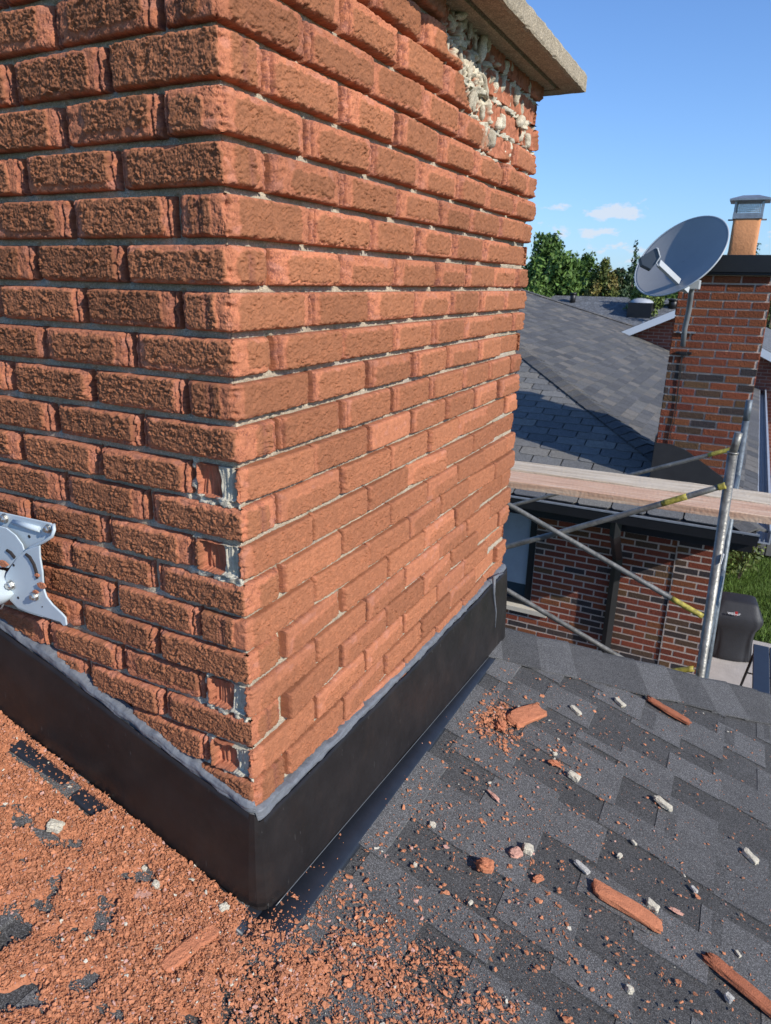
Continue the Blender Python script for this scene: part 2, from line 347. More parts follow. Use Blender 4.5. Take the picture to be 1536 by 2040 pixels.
    ed = np.exp(-((fq-.06)/.10)**2)*np.clip(drop/.0015, 0, 1)*(1-m); col = col*(1-.6*ed[:, None])+dark[None]*(.6*ed[:, None])
    dk = np.clip(crk*.9+nt*.55+slit*.6, 0, .9); col = col*(1-dk[:, None])+dark[None]*dk[:, None]
    pk = sst(.25, .6, pn(U/.03+ido, V/.02, 41))*(1-m)*.45; col = col*(1-pk[:, None])+pink[None]*pk[:, None]
    col = col*(1+g['tone']+.10*pn(U/.02+ido, V/.015, 42))[:, None]
    # lost corner headers: core and grey mortar plug standing behind the broken shell
    hol = (g['hole'] > 0) & (S > -.094+.003*pn(V/.012, ido, 56)) & (S < -.012+.006*pn(V/.012, ido, 57)+.003*pn(V/.004, ido, 58))
    hz = hol*sst(.0, .003, V-.001)*sst(0, .002, Hh-V)
    hd = -.019+pn(S/.006, Z/.05, 51)*.0060+pn(S/.003, Z/.03, 52)*.001
    plug = sst(-.052, -.047, S+pn(V/.02, ido, 53)*.006)*(1-sst(-.019, -.016, S)); hd = hd+plug*.008
    d = np.where(hol, d*(1-hz)+hd*hz, d)
    core = np.array([.40, .145, .078])*(1+.25*pn(S/.005, Z/.04, 54))[:, None]; grey = np.array([.46, .42, .33])*(1+.2*pn(S/.008, Z/.008, 55))[:, None]
    hc = core*(1-plug[:, None])+grey*plug[:, None]; col = np.where(hol[:, None], hc, col)
    # collapsed zone under the cap
    Sm = S.copy(); dm = damage(Sm, Z)
    bid = _h((ido*7).astype(np.int64), (ido*3).astype(np.int64), 61)
    dd = -.020-.020*bid+pn(S/.014, Z/.03, 62)*.011+pn(S/.006, Z/.012, 63)*.006
    keep = (bid > .80); dm = np.where(keep, dm*.25, dm); dd = np.where(S > 1.06, dd*.55+.002, dd)
    crm = sst(.0, .30, pn(S/.015, Z/.045, 83)+.35*pn(S/.006, Z/.012, 84)-.9*sst(1.04, 1.16, S)); dd = dd+crm*(.010+.005*pn(S/.007, Z/.009, 85))
    d = d*(1-dm)+dd*dm
    corec = np.array([.36, .135, .075])*(1+.35*pn(S/.007, Z/.03, 64)+.2*(bid-.5))[:, None]; corec = corec*(1-crm[:, None])+(np.array([.54, .47, .35])*(1+.25*pn(S/.01, Z/.01, 86))[:, None])*crm[:, None]; col = col*(1-dm[:, None])+corec*dm[:, None]
    gouge = sst(.35, .6, pn(S/.06+3, Z/.035, 65))*sst(.85, 1.1, S)*sst(-.25, .0, Z)*(1-dm)*(S < W)
    d = d-gouge*(.006+.003*pn(S/.006, Z/.02, 66))
    dc = np.minimum(np.minimum(np.abs(S), np.abs(S-W)), np.minimum(np.abs(S-W-A), np.minimum(np.abs(S+A), np.abs(S-2*W-A))))
    d[ring] = -np.clip(dc, .003, .045)[ring]
    fc = np.concatenate(faces); smf = ~ring[fc].any(1)
    X, Y = path(S, d, g['cr'])
    return mesh_obj('brickwork', np.stack([X, Y, Z], 1), fc, MAT['brick'], chimney, np.clip(col, 0, 1), smooth=smf)

def mortar_surface():
    P = 2*(A+W)
    s = np.arange(-A, W+.15, .0036); s = np.concatenate([s, np.arange(W+.16, P-A+.02, .02)]); z = np.arange(-1.50, CAP_Z-.001, .0026)
    S, Z = np.meshgrid(s, z); k = np.floor(-Z/H).astype(int); fr = -Z/H-k; dv = np.minimum(fr, 1-fr)*H
    dj = np.full(S.shape, 1.)
    for kk in range(KMIN-1, KMAX+2):
        mk = k == kk; js = np.array(joints(kk)); js = np.concatenate([js, js[:-1]-P, js[1:]+P]); sv = S[mk]
        js = np.sort(js); ii = np.clip(np.searchsorted(js, sv), 1, len(js)-1); dj[mk] = np.minimum(np.abs(sv-js[ii-1]), np.abs(js[ii]-sv))
    inj = np.minimum(dv, dj)
    upper = np.clip((Z+.9)/.6, 0, 1)
    d = -.0115-.0070*upper-.006*(dj < dv)+pn(S/.05, Z/.03, 71)*.0022+pn(S/.008, Z/.006, 72)*.0012+pn(S/.0045, Z/.004, 73)*.0007
    d = d-.0025*(dv < dj)*sst(.2, .7, pn(S/.13, Z/.2, 74))
    dmg = damage(S, Z); gone = sst(.0, .25, pn(S/.05+4, Z/.035, 80))*dmg; d = d+dmg*(.006+.012*pn(S/.025, Z/.02, 77))-gone*.022
    # ledges of mortar left proud at the broken far corner
    led = (np.abs(S-W) < .10)*(dv < .006)*sst(.1, .5, pn(k*3.3, S/.2, 79))*(Z > -.35); d = d+led*.012
    d = np.where(inj < .0072, d, d-sst(.0072, .0095, inj)*.045)
    nh = sst(-.15, -.10, S)*(S < .004)*np.isin(np.floor(-Z/H+.12).astype(int), (10, 12, 16, 18))*(dv < dj)*(dv < .0075); nv = (np.abs(S+.1045) < .0085)*np.isin(k, (9, 11, 15, 17)); rag = sst(-.5, .1, pn(S/.02, Z/.02, 87)); nh = nh*rag; nv = nv*rag; d = d+np.maximum(nh, nv)*(.0095+.002*pn(S/.006, Z/.006, 88))
    X, Y = path(S.ravel(), d.ravel(), .016)
    base = np.array([.37, .31, .225]); cr = np.array([.50, .455, .355])
    tone = (1+.16*pn(S/.03, Z/.02, 75)+.14*pn(S/.004, Z/.004, 76)).ravel()
    blot = sst(.15, .7, pn(S/.10, Z/.07, 78)).ravel(); col = base[None]*(1-.35*blot[:, None])+np.array([.33, .315, .29])[None]*.35*blot[:, None]
    near = (sst(-.14, -.05, S)*(S < .02)*(np.isin(k, (8, 9, 10, 11, 14, 15, 16, 17)))).ravel()
    mixc = np.maximum(dmg.ravel()*.8, np.maximum(np.maximum(nh, nv).ravel()*.95, near*.2)); col = col*(1-mixc[:, None])+cr[None]*mixc[:, None]
    return mesh_obj('mortar', np.stack([X, Y, Z.ravel()], 1), grid_faces(len(s), len(z)), MAT['mortar'], chimney, np.clip(col*tone[:, None], 0, 1), smooth=True)

def mortar_plugs():
    """lumpy fingers of mortar that filled the cores of the lost bricks"""
    rng = np.random.default_rng(21); VV = []; FF = []; base = 0; CC = []
    for k in range(-4, 2):
        zc = -(k+.5)*H; s = .74+(.01 if k % 2 else .03)
        while s < W-.03:
            if damage(np.array([s]), np.array([zc]))[0] > .5 and rng.random() < (.92 if s < 1.08 else .40):
                n, mm = 12, 9; a = np.linspace(0, 2*math.pi, n, endpoint=False); t = np.linspace(0, 1, mm); hw = .005+.011*rng.random(); hh = .012+.022*rng.random()
                Aa, T = np.meshgrid(a, t); rr = np.sqrt(np.clip(1-(2*T-1)**4, 0, 1)); sd = rng.integers(999)
                rad = hw*rr*(1+.45*pn(Aa*1.2+sd, T*4, sd)+.28*pn(Aa*3, T*9, sd+1)); dep = -.022+rng.normal(0, .006); zc_ = zc+rng.normal(0, .013); tl = rng.normal(0, .009)
                Sx = s+rad*np.cos(Aa)+rng.normal(0, .003)*(T-.5)*2; Dx = dep+rad*np.sin(Aa)*.9+.006; Zx = zc_+(2*T-1)*hh; Sx = Sx+tl*(2*T-1); Zx = Zx+pn(Aa, T*3, sd+2)*.003
                X, Y = path(Sx.ravel(), Dx.ravel(), .004); V_ = np.stack([X, Y, Zx.ravel()], 1)
                i = np.arange(n)[None]; j = np.arange(mm-1)[:, None]; q = np.stack([j*n+i+0*j, j*n+(i+1) % n, (j+1)*n+(i+1) % n, (j+1)*n+i], -1).reshape(-1, 4); 
                c = np.array([.56, .49, .37])*(.65+.4*rng.random()); mesh_obj('mortar_plug', V_, q, MAT['mortar'], chimney, np.clip(np.tile(c, (n*mm, 1)), 0, 1), smooth=True)
            s += .026+.022*rng.random()

MAT = {}
MAT['brick'] = material('spalled_brick', attr=True, rough=.93, noise=(90, .13), speck=(900, .10), bump=(420, .55, 5), spec=.25)
MAT['mortar'] = material('mortar', attr=True, rough=.95, noise=(120, .12), speck=(700, .25), bump=(380, .7, 5), spec=.2)
MAT['concrete'] = material('concrete', (.31, .255, .180), rough=.92, noise=(40, .18), speck=(420, .35), bump=(260, .6, 5), spec=.2)
def flash_extra(N, L, b, tc):
    n = N.new('ShaderNodeTexNoise'); n.inputs['Scale'].default_value = 9; n.inputs['Detail'].default_value = 5; L.new(tc.outputs['Object'], n.inputs['Vector'])
    mr = N.new('ShaderNodeMapRange'); mr.inputs['To Min'].default_value = .30; mr.inputs['To Max'].default_value = .55; L.new(n.outputs[0], mr.inputs[0]); L.new(mr.outputs[0], b.inputs['Roughness'])
    mp = N.new('ShaderNodeMapping'); mp.inputs['Scale'].default_value = (260, 260, 7); mp.inputs['Rotation'].default_value = (.12, .08, 0); L.new(tc.outputs['Object'], mp.inputs[0])
    sc = N.new('ShaderNodeTexNoise'); sc.inputs['Scale'].default_value = 1; sc.inputs['Detail'].default_value = 2; L.new(mp.outputs[0], sc.inputs['Vector'])
    m1 = N.new('ShaderNodeMapRange'); m1.inputs[1].default_value = .735; m1.inputs[2].default_value = .77; L.new(sc.outputs[0], m1.inputs[0])
    du = N.new('ShaderNodeTexNoise'); du.inputs['Scale'].default_value = 6; du.inputs['Detail'].default_value = 9; du.inputs['Roughness'].default_value = .75; L.new(tc.outputs['Object'], du.inputs['Vector'])
    m2 = N.new('ShaderNodeMapRange'); m2.inputs[1].default_value = .50; m2.inputs[2].default_value = .80; m2.inputs[4].default_value = .10; L.new(du.outputs[0], m2.inputs[0])
    src = b.inputs['Base Color'].links[0].from_socket
    x1 = N.new('ShaderNodeMix'); x1.data_type = 'RGBA'; L.new(m2.outputs[0], x1.inputs[0]); L.new(src, x1.inputs[6]); x1.inputs[7].default_value = (.16, .09, .06, 1)
    x2 = N.new('ShaderNodeMix'); x2.data_type = 'RGBA'; L.new(m1.outputs[0], x2.inputs[0]); L.new(x1.outputs[2], x2.inputs[6]); x2.inputs[7].default_value = (.10, .095, .09, 1); L.new(x2.outputs[2], b.inputs['Base Color'])
MAT['flashing'] = material('dark_brown_metal', (.0165, .0140, .0138), rough=.4, noise=(14, .25), bump=(9, .05, 3), spec=.28, extra=flash_extra)
MAT['apron'] = material('dark_blue_grey_metal', (.018, .021, .028), rough=.42, noise=(20, .2), spec=.5)
MAT['sealant'] = material('grey_sealant', (.135, .142, .155), rough=.55, noise=(60, .15), bump=(40, .25, 5))
build_brickwork(); mortar_surface(); mortar_plugs()

# concrete cap slab with drip groove
def build_cap():
    X0, X1, Y0, Y1 = -A-.10, .105, -.10, W+.075; zb = CAP_Z
    prof = [(0.0, 0.0), (.030, 0.0), (.031, .010), (.043, .010), (.044, 0.0), (.096, -.002), (.104, .0), (.106, .006), (.106, .042), (.100, .050), (-.2, .075), (-.45, .085)]
    # profile measured outward from 0 = wall line; built as rings
    cx = [(-A, 0), (0, 0), (0, W), (-A, W)]
    rings = []; rng = np.random.default_rng(3)
    pr = [(-.45, .001)]+prof
    Vs = []; NU = 90
    per = []
    for (ax, ay), (bx, by), nrm in [((-A, 0), (0, 0), 0), ((0, 0), (0, W), 1), ((0, W), (-A, W), 2), ((-A, W), (-A, 0), 3)]:
        for t in np.linspace(0, 1, NU, endpoint=False): per.append((ax+(bx-ax)*t, ay+(by-ay)*t))
    per = np.array(per); c = np.array([-A/2, W/2]); hw = np.array([A/2, W/2])
    for oi, (o, zz) in enumerate(pr):
        sc = (hw+o)/hw if o > -.3 else np.array([.02, .02])
        p = c+(per-c)*sc; p[:, 1] = np.where(p[:, 1] < 0, p[:, 1]*.32, p[:, 1]); th = np.arange(len(per))
        nz = pn(p[:, 0]/.02+p[:, 1]/.027, p[:, 1]/.02+oi*.8, 91)*.0022+pn(p[:, 0]/.006+oi, p[:, 1]/.006, 92)*.0009
        out = (p-c)/np.linalg.norm(p-c, axis=1)[:, None]
        k = .0 if o < .09 else 1.
        chip = np.maximum(pn(p[:, 0]/.05, p[:, 1]/.05, 93)-.35, 0)*.02*(zz in (.042, .0, .050))*k
        Vs.append(np.column_stack([p+out*(nz-chip)[:, None]*k, zb+zz+nz*.6]))
    V = np.concatenate(Vs); n = len(per); i = np.arange(n)[None]; j = np.arange(len(pr)-1)[:, None]
    Fq = np.stack([j*n+i, j*n+(i+1) % n, (j+1)*n+(i+1) % n, (j+1)*n+i], -1).reshape(-1, 4)
    mesh_obj('cap', V, Fq, MAT['concrete'], chimney, smooth=False)
build_cap()

# base flashing: metal band rising from the roof, rounded corner, slightly bellied
def ztop_flash(s):
    x = np.where(s < 0, s, 0); y = np.where(s > 0, s, 0)
    left = -1.266-.31*x*(1.0)+.004*np.sin(x*9)
    right = -1.285-.018*np.clip(y/.5, 0, 1)-.02*np.clip(y-.5, 0, 1)
    return np.where(s < 0, left, right)+.003*pn(s/.08, s*0+.3, 95)
def build_flashing():
    s = np.concatenate([np.arange(-A-.0, -.06, .02), np.arange(-.06, -.005, .006), [-.0034, -.0012, .0012, .0034], np.arange(.0065, .06, .006), np.arange(.06, W+.05, .02)]); t = np.linspace(0, 1, 16)
    S, T = np.meshgrid(s, t); zt = ztop_flash(S)
    X0, Y0 = path(S.ravel(), np.full(S.size, .028), .02); zb = (roof_z(X0, Y0)+.004).reshape(S.shape)
    Z = zb+(zt-zb)*T
    d = .028-.016*T+.004*np.sin(T*3.1)+.0022*pn(S/.25, T*2.2, 96)+.0008*pn(S/.05, T*6, 97)
    crush = np.exp(-((S)/.03)**2)*np.exp(-(T/.12)**2); d = d+crush*.006*pn(S/.008, T*20, 98)-crush*.006
    rad = np.full(S.size, .0035)
    X, Y = path(S.ravel(), d.ravel(), rad)
    gf = grid_faces(len(s), len(t)); o = mesh_obj('flashing', np.stack([X, Y, Z.ravel()], 1), gf, MAT['flashing'], chimney, smooth=(np.abs(S.ravel()[gf]) > .0036).all(1))
    md = o.modifiers.new('thickness', 'SOLIDIFY'); md.thickness = .0015; md.offset = 1
    # vertical folded seam near the far end and the corner seam
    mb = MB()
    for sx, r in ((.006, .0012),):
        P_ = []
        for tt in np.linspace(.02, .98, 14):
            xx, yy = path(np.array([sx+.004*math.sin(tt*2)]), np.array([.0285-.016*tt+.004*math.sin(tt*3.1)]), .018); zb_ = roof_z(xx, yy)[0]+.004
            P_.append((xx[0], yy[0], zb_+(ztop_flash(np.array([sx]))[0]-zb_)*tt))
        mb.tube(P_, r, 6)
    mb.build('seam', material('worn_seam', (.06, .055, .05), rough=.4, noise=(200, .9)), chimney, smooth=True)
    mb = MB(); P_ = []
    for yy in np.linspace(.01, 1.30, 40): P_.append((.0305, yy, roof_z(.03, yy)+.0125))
    mb.tube(P_, .0013, 6); mb.build('base_glint', material('painted_glint_grey', (.16, .16, .16), rough=.4, metal=.5), chimney, smooth=True)  # thin pale tube paints in the reflection along the flashing's base crease
    # aprons lying on the shingles
    mb = MB()
    ap = [(.026, -.070), (.095, -.070), (.089, -.02), (.072, .3), (.055, .9), (.036, 1.33), (.020, 1.33)]
    def strip(pa, pb, lift, n=24):
        Vs = []
        for t in np.linspace(0, 1, n):
            a = pa(t); b = pb(t)
            for q, lf in ((0, lift), (.85, lift), (1.0, lift-.004)):
                x = a[0]+(b[0]-a[0])*q; y = a[1]+(b[1]-a[1])*q; Vs.append((x, y, roof_z(x, y)+lf))
        return np.array(Vs), grid_faces(3, n)
    V1, F1 = strip(lambda t: (.014+.004*(1-t), -.075+1.42*t), lambda t: (.093-.040*t+.0*t, -.075+1.42*t), .0115)
    V2, F2 = strip(lambda t: (.020-1.12*t, -.016), lambda t: (.030-1.13*t, -.082), .0100)
    o = mesh_obj('flashing_apron', np.concatenate([V1, V2]), np.concatenate([F1, F2+len(V1)]), MAT['apron'], chimney, smooth=True)
    md = o.modifiers.new('thickness', 'SOLIDIFY'); md.thickness = .0012
    # sealant bead
    s = np.arange(-A, W+.06, .0035); t = np.linspace(0, 1, 14); S, T = np.meshgrid(s, t)
    w = .030+.007*pn(s/.07, s*0, 101)+.006*pn(s/.02, s*0+3, 102); w = w*np.where(s > .1, .72, 1.0)*np.where(s > .9, .8, 1); Wd = np.broadcast_to(w, S.shape)
    zc = ztop_flash(S)+.006+.003*pn(S/.05, S*0+5, 103)
    drip = np.maximum(pn(s/.035, s*0+8, 105)-.42, 0)*.06; Wl = Wd*.5+drip
    Z = zc+np.where(T > .5, (T-.5)*Wd, (T-.5)*2*Wl)
    prof = np.clip(1-(2*T-1)**2, 0, 1)**.6
    d = .004+.0080*prof+pn(S/.035, T*2.0, 104)*.0030*prof+pn(S/.07+T*2, T*9, 108)*.0016*prof+pn(S/.008, T*6, 106)*.0006; d = np.where(T > .93, -.010, d); d = np.where(T < .06, .009, d)
    X, Y = path(S.ravel(), d.ravel(), .020)
    mesh_obj('sealant', np.stack([X, Y, Z.ravel()], 1), grid_faces(len(s), len(t)), MAT['sealant'], chimney, smooth=True)
    mb = MB()   # run of sealant down the far end of the flashing
    P_ = [at(1000, 1142, X=.022), at(984, 1150, X=.022), at(984, 1185, X=.024), at(988, 1220, X=.026), at(986, 1250, X=.028)]
    mb.tube(P_, [.006, .007, .004, .003, .0025], 8, flat=.5); mb.build('sealant_run', MAT['sealant'], chimney, smooth=True)
build_flashing()

# ------------------------------------------------------------------ our shingled roof
roof = empty('shingled_roof', (.6, .4, roof_z(.6, .4)), 'charcoal laminated asphalt shingle roof around the large chimney, littered with brick flakes', 'roof')
MAT['shingle'] = material('charcoal_shingle', attr=True, rough=.95, noise=(14, .10), speck=(620, .68), bump=(520, .8, 4), spec=.25)
HIP0 = np.array([-.006, 1.267]); HIPD = np.array([math.cos(R_(33.2)), math.sin(R_(33.2))]); HIPN = np.array([-HIPD[1], HIPD[0]])
X_0, EXPO = .132, .139
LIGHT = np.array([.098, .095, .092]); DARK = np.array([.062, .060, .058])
PATCH = {0: [(1.094, .918), (.736, .598), (.422, .272)], 1: [(1.204, 1.061), (.963, .817), (.428, .289), (.196, .06)], 2: [(1.428, 1.178), (1.13, 1.10), (.645, .476), (.317, .189), (.903, .791)],
         3: [(1.394, 1.234), (1.072, .918), (.804, .63), (.532, .387), (.277, .09)], 4: [(1.469, 1.347), (1.225, 1.106), (.804, .636), (.498, .30)], 5: [(1.572, 1.40), (1.238, 1.064), (.801, .739), (.55, .40)],
         6: [(1.772, 1.555), (1.229, .989), (.80, .62)]}
PATCH[3] = [p for p in PATCH[3]]
def build_roof():
    VV, FF, CC = [], [], []; base = 0; rng = np.random.default_rng(9); mb = MB()
    def hip_lim(x, over=.06):  # y where the hip starts for a given x
        return HIP0[1]+(x-HIP0[0])*math.tan(R_(33.2))+over
    def slab(x0, x1, y0, y1, z0, z1, col, jit=0.):
        """thin shingle layer: rises to z1 at its lower butt (x1); side and butt edges are real"""
        nonlocal base
        ny = max(2, int((y1-y0)/.04)+1); ys = np.linspace(y0, y1, ny); xs = np.array([x0, x0+.02, x1-.01, x1, x1])
        Xg, Yg = np.meshgrid(xs, ys); jx = pn(Yg/.09, Xg*0+x1*7, 111)*.0018; Xg = Xg+np.where(Xg > x0+.03, jx, 0)
        tt = (Xg-x0)/(x1-x0); Zg = roof_z(Xg, Yg)+z0+(z1-z0)*tt; Zg[:, -1] = roof_z(Xg[:, -1], Yg[:, -1])-.001
        lim = np.minimum(Yg, hip_lim(Xg, .09)); Zg = Zg+(-.31*0-.075)*(lim-Yg); Yg = lim
        n = 5; V = np.stack([Xg, Yg, Zg], -1).reshape(-1, 3); f = grid_faces(n, ny, base)
        # side walls
        lo = V[[0, 1, 2, 3]].copy(); lo[:, 2] -= .0065; hi = V[(ny-1)*n+np.arange(4)].copy(); hi[:, 2] -= .0065
        k = len(V); V = np.concatenate([V, lo, hi]); sf = []
        for i in range(3):
            sf.append([base+i, base+k+i, base+k+i+1, base+i+1]); q = (ny-1)*n
            sf.append([base+q+i+1, base+k+5+i, base+k+4+i, base+q+i])
        VV.append(V); FF.append(f); FF.append(np.array(sf)); CC.append(np.tile(col, (len(V), 1))); base += len(V)
    for ci in range(-14, 20):
        x0 = X_0+ci*EXPO; x1 = x0+EXPO; ya, yb = -2.6, hip_lim(x1, .1)
        if yb < ya+.1: continue
        inside = x1 < -.02
        if ci in PATCH: pats = sorted([(b, a) for a, b in PATCH[ci]])
        else: pats = []
        lo = min([p[0] for p in pats], default=yb); y = ya; ext = []
        while y < (lo-.25 if pats else yb):
            y += .20+.22*rng.random(); w = .08+.09*rng.random(); ext.append((y, y+w)); y += w
        pats = [p for p in ext if p[1] < (lo-.08 if pats else yb)]+pats
        if ci in PATCH:
            y = max(p[1] for p in pats)+.16
            while y < yb: w = .1+.1*rng.random(); pats.append((y, y+w)); y += w+.14+.15*rng.random()
        # under layer (seen in the gaps, darker granule blend)
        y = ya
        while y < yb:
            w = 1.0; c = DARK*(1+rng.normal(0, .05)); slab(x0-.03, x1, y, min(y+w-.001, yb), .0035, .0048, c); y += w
        edges = [ya]+[v for p in pats for v in p]+[yb]
        for a, b in zip(edges[0::2], edges[1::2]):
            if b-a < .01: continue
            # top layer tooth, blend of granule tones split part way as the maker drops them
            c = LIGHT*(1+rng.normal(0, .07)); slab(x0-.025, x1+.0004, a, b, .0066, .0122, c)
            if rng.random() < .4 and b-a > .14:
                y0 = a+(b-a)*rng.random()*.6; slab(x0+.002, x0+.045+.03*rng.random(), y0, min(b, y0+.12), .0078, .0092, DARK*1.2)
    V = np.concatenate(VV); C = np.concatenate(CC)
    # leave the chimney's own footprint open inside
    mesh_obj('shingles', V, np.concatenate(FF), MAT['shingle'], roof, C*(1+.08*pn(V[:, 0]/.3, V[:, 1]/.3, 120))[:, None], smooth=False)
    # the slope beyond the hip
    VV, FF, CC = [], [], []; base = 0
    def P2(u, w):   # u along hip, w down the far side (horizontal)
        p = HIP0+HIPD*u+HIPN*(w+.285); zc = roof_z(*(HIP0+HIPD*u+HIPN*.285)); return (p[0], p[1], zc-.075-.5*w)
    for i in range(14):
        w0, w1 = i*.13, (i+1)*.13
        u = -.6
        while u < 3.2:
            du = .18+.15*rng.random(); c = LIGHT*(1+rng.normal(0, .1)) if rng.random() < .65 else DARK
            q = [P2(u, w0), P2(u+du, w0), P2(u+du, w1), P2(u, w1), P2(u+du, w1), P2(u, w1)]; q = np.array(q); q[0:2, 2] -= .001; q[2:4, 2] += .004; q[4:, 2] -= .005
            VV.append(q); FF.append(np.array([[0, 1, 2, 3], [3, 2, 4, 5]])+base); CC.append(np.tile(c, (6, 1))); base += 6; u += du
    mesh_obj('far_slope', np.concatenate(VV), np.concatenate(FF), MAT['shingle'], roof, np.concatenate(CC))
    # hip cap pieces bent over the hip, each lapping the one below
    VV, FF, CC = [], [], []; base = 0; u = 3.0; i = 0
    tones = {5: DARK*1.05, 4: LIGHT*1.1, 3: LIGHT*.95}
    prof = np.linspace(0, 1, 17)
    def capz(u_, t, lift):
        w = t*.40; p = HIP0+HIPD*u_+HIPN*(w+.006*math.sin(u_*17+t*0)); 
        z1 = roof_z(*p); k = .30-w; z = z1 if w < .22 else z1-.9*(w-.22)**2/.18*1.6
        return (p[0], p[1], z+lift)
    k = 0
    while u > -.20:
        L_ = .150; u0 = u-L_-.012; c = [LIGHT*1.12, LIGHT*.86, DARK*1.25, LIGHT*1.02, LIGHT*.78][k % 5]*(1+rng.normal(0, .05))
        if u < .05 : c = LIGHT*1.1
        rows = []
        skew = .09
        for uu, lf in ((u0, .0130), (u0+.03, .0135), (u-.02, .0175), (u, .0180), (u, .0120)):
            rows.append([capz(uu+skew*(t-.5), t, lf) for t in prof])
        V = np.array(rows).reshape(-1, 3); f = grid_faces(17, 5, base)
        lo = V[[0, 17, 34, 51]].copy(); lo[:, 2] -= .006; kk = len(V); V = np.concatenate([V, lo]); sf = [[base+17*j, base+17*(j+1), base+kk+j+1, base+kk+j] for j in range(3)]
        VV.append(V); FF += [f, np.array(sf)]; CC.append(np.tile(c, (len(V), 1))); base += len(V); u -= .143*.999; k += 1
    o = mesh_obj('hip_cap', np.concatenate(VV), np.concatenate(FF), MAT['shingle'], roof, np.concatenate(CC), smooth=False)
    # deck and walls under the shingles keep the house closed below
    mb = MB(); 
    def dz(x, y): return roof_z(x, y)-.03
    pts = [(-2.0, -2.7), (2.85, -2.7), (2.85, 3.05), (-.6, .88), (-2.0, 0.1)]
    mb.add([(x, y, dz(x, y)) for x, y in pts]+[(x, y, -5) for x, y in pts], [(0, 1, 2, 3, 4)]+[(i, (i+1) % 5, (i+1) % 5+5, i+5) for i in range(5)])
    mb.build('wall', MAT['wallbrick_plain'], roof)
MAT['wallbrick_plain'] = material('plain_brick_wall', (.30, .10, .06), rough=.9, noise=(30, .2), bump=(60, .5))
build_roof()

# ------------------------------------------------------------------ debris on the roof
MAT['flake'] = material('brick_flakes', attr=True, rough=.95, noise=(160, .12), bump=(500, .5), spec=.2)
def dens_left(x, y):
    """cover of the thick drift of flakes below the left face, 0..1"""
    n = pn(x/.09, y/.07, 131)*.5+pn(x/.028, y/.028, 132)*.55
    edge = sst(.055, -.03, x+.35*(y+.05)+n*.03)          # fades past the corner
    d = sst(-.03, -.036, y)*np.clip(edge, 0, 1)
    far = 1-.45*sst(-.22, -.50, y)-.25*sst(-.45, -.8, x)
    return np.clip(d*far*1.02+n*.62-.14-.75*sst(.12, .5, pn(x/.075+2, y/.05, 136)+.25*pn(x/.02, y/.02, 137)-.25*sst(-.16, -.06, y)), 0, 1)*(y < -.03)
def sst_(a, b, x): return sst(a, b, x)
def bare(x, y):  # bare strip of apron metal and a few bare shingle patches
    u = (x+.355)/.20
    s = (x > -.60)*(x < -.345)*(y < -.050)*(y > -.094)*(1.0)
    e = sst(.25, -.1, pn(x/.02, y/.02, 133)-.9*(y+.062)/.03*0+(-.35-x)*.8-.45)
    return s*1.0
def dens_all(x, y):
    l = dens_left(x, y)*(1-.93*bare(x, y))
    # drift spilling past the corner and thin scatter on the right slope
    r = .20*np.exp(-((x-.25)/.38)**2)*np.exp(-((y-.30)/.75)**2)*(x > .03)
    r = r+.95*np.exp(-((x-.205)/.04)**2-((y-.030)/.06)**2)+.32*np.exp(-((x-.32)/.14)**2-((y+.01)/.12)**2)+.12*np.exp(-((x-.45)/.2)**2-((y-.15)/.15)**2)+.8*np.exp(-((x-.12)/.07)**2-((y+.09)/.07)**2)
    r = r+.20*np.exp(-((x-.39)/.06)**2-((y-.95)/.10)**2)+.16*np.exp(-((x-.20)/.05)**2-((y-.62)/.12)**2)+.15*np.exp(-((x-.45)/.10)**2-((y-.35)/.12)**2)+.09*np.exp(-((x-.75)/.15)**2-((y-.55)/.25)**2)
    r = r+.95*np.exp(-((x-.165)/.036)**2-((y-.975)/.070)**2)
    cl = .35+.95*sst(-.2, .5, pn(x/.06, y/.06, 134))+.5*sst(.1, .6, pn(x/.02, y/.02, 135))
    r = np.where((x > .02) & (x < .085) & (y > .06), r*.12, r)
    return np.clip(l+r*cl+(x > .085)*.022, 0, 1)
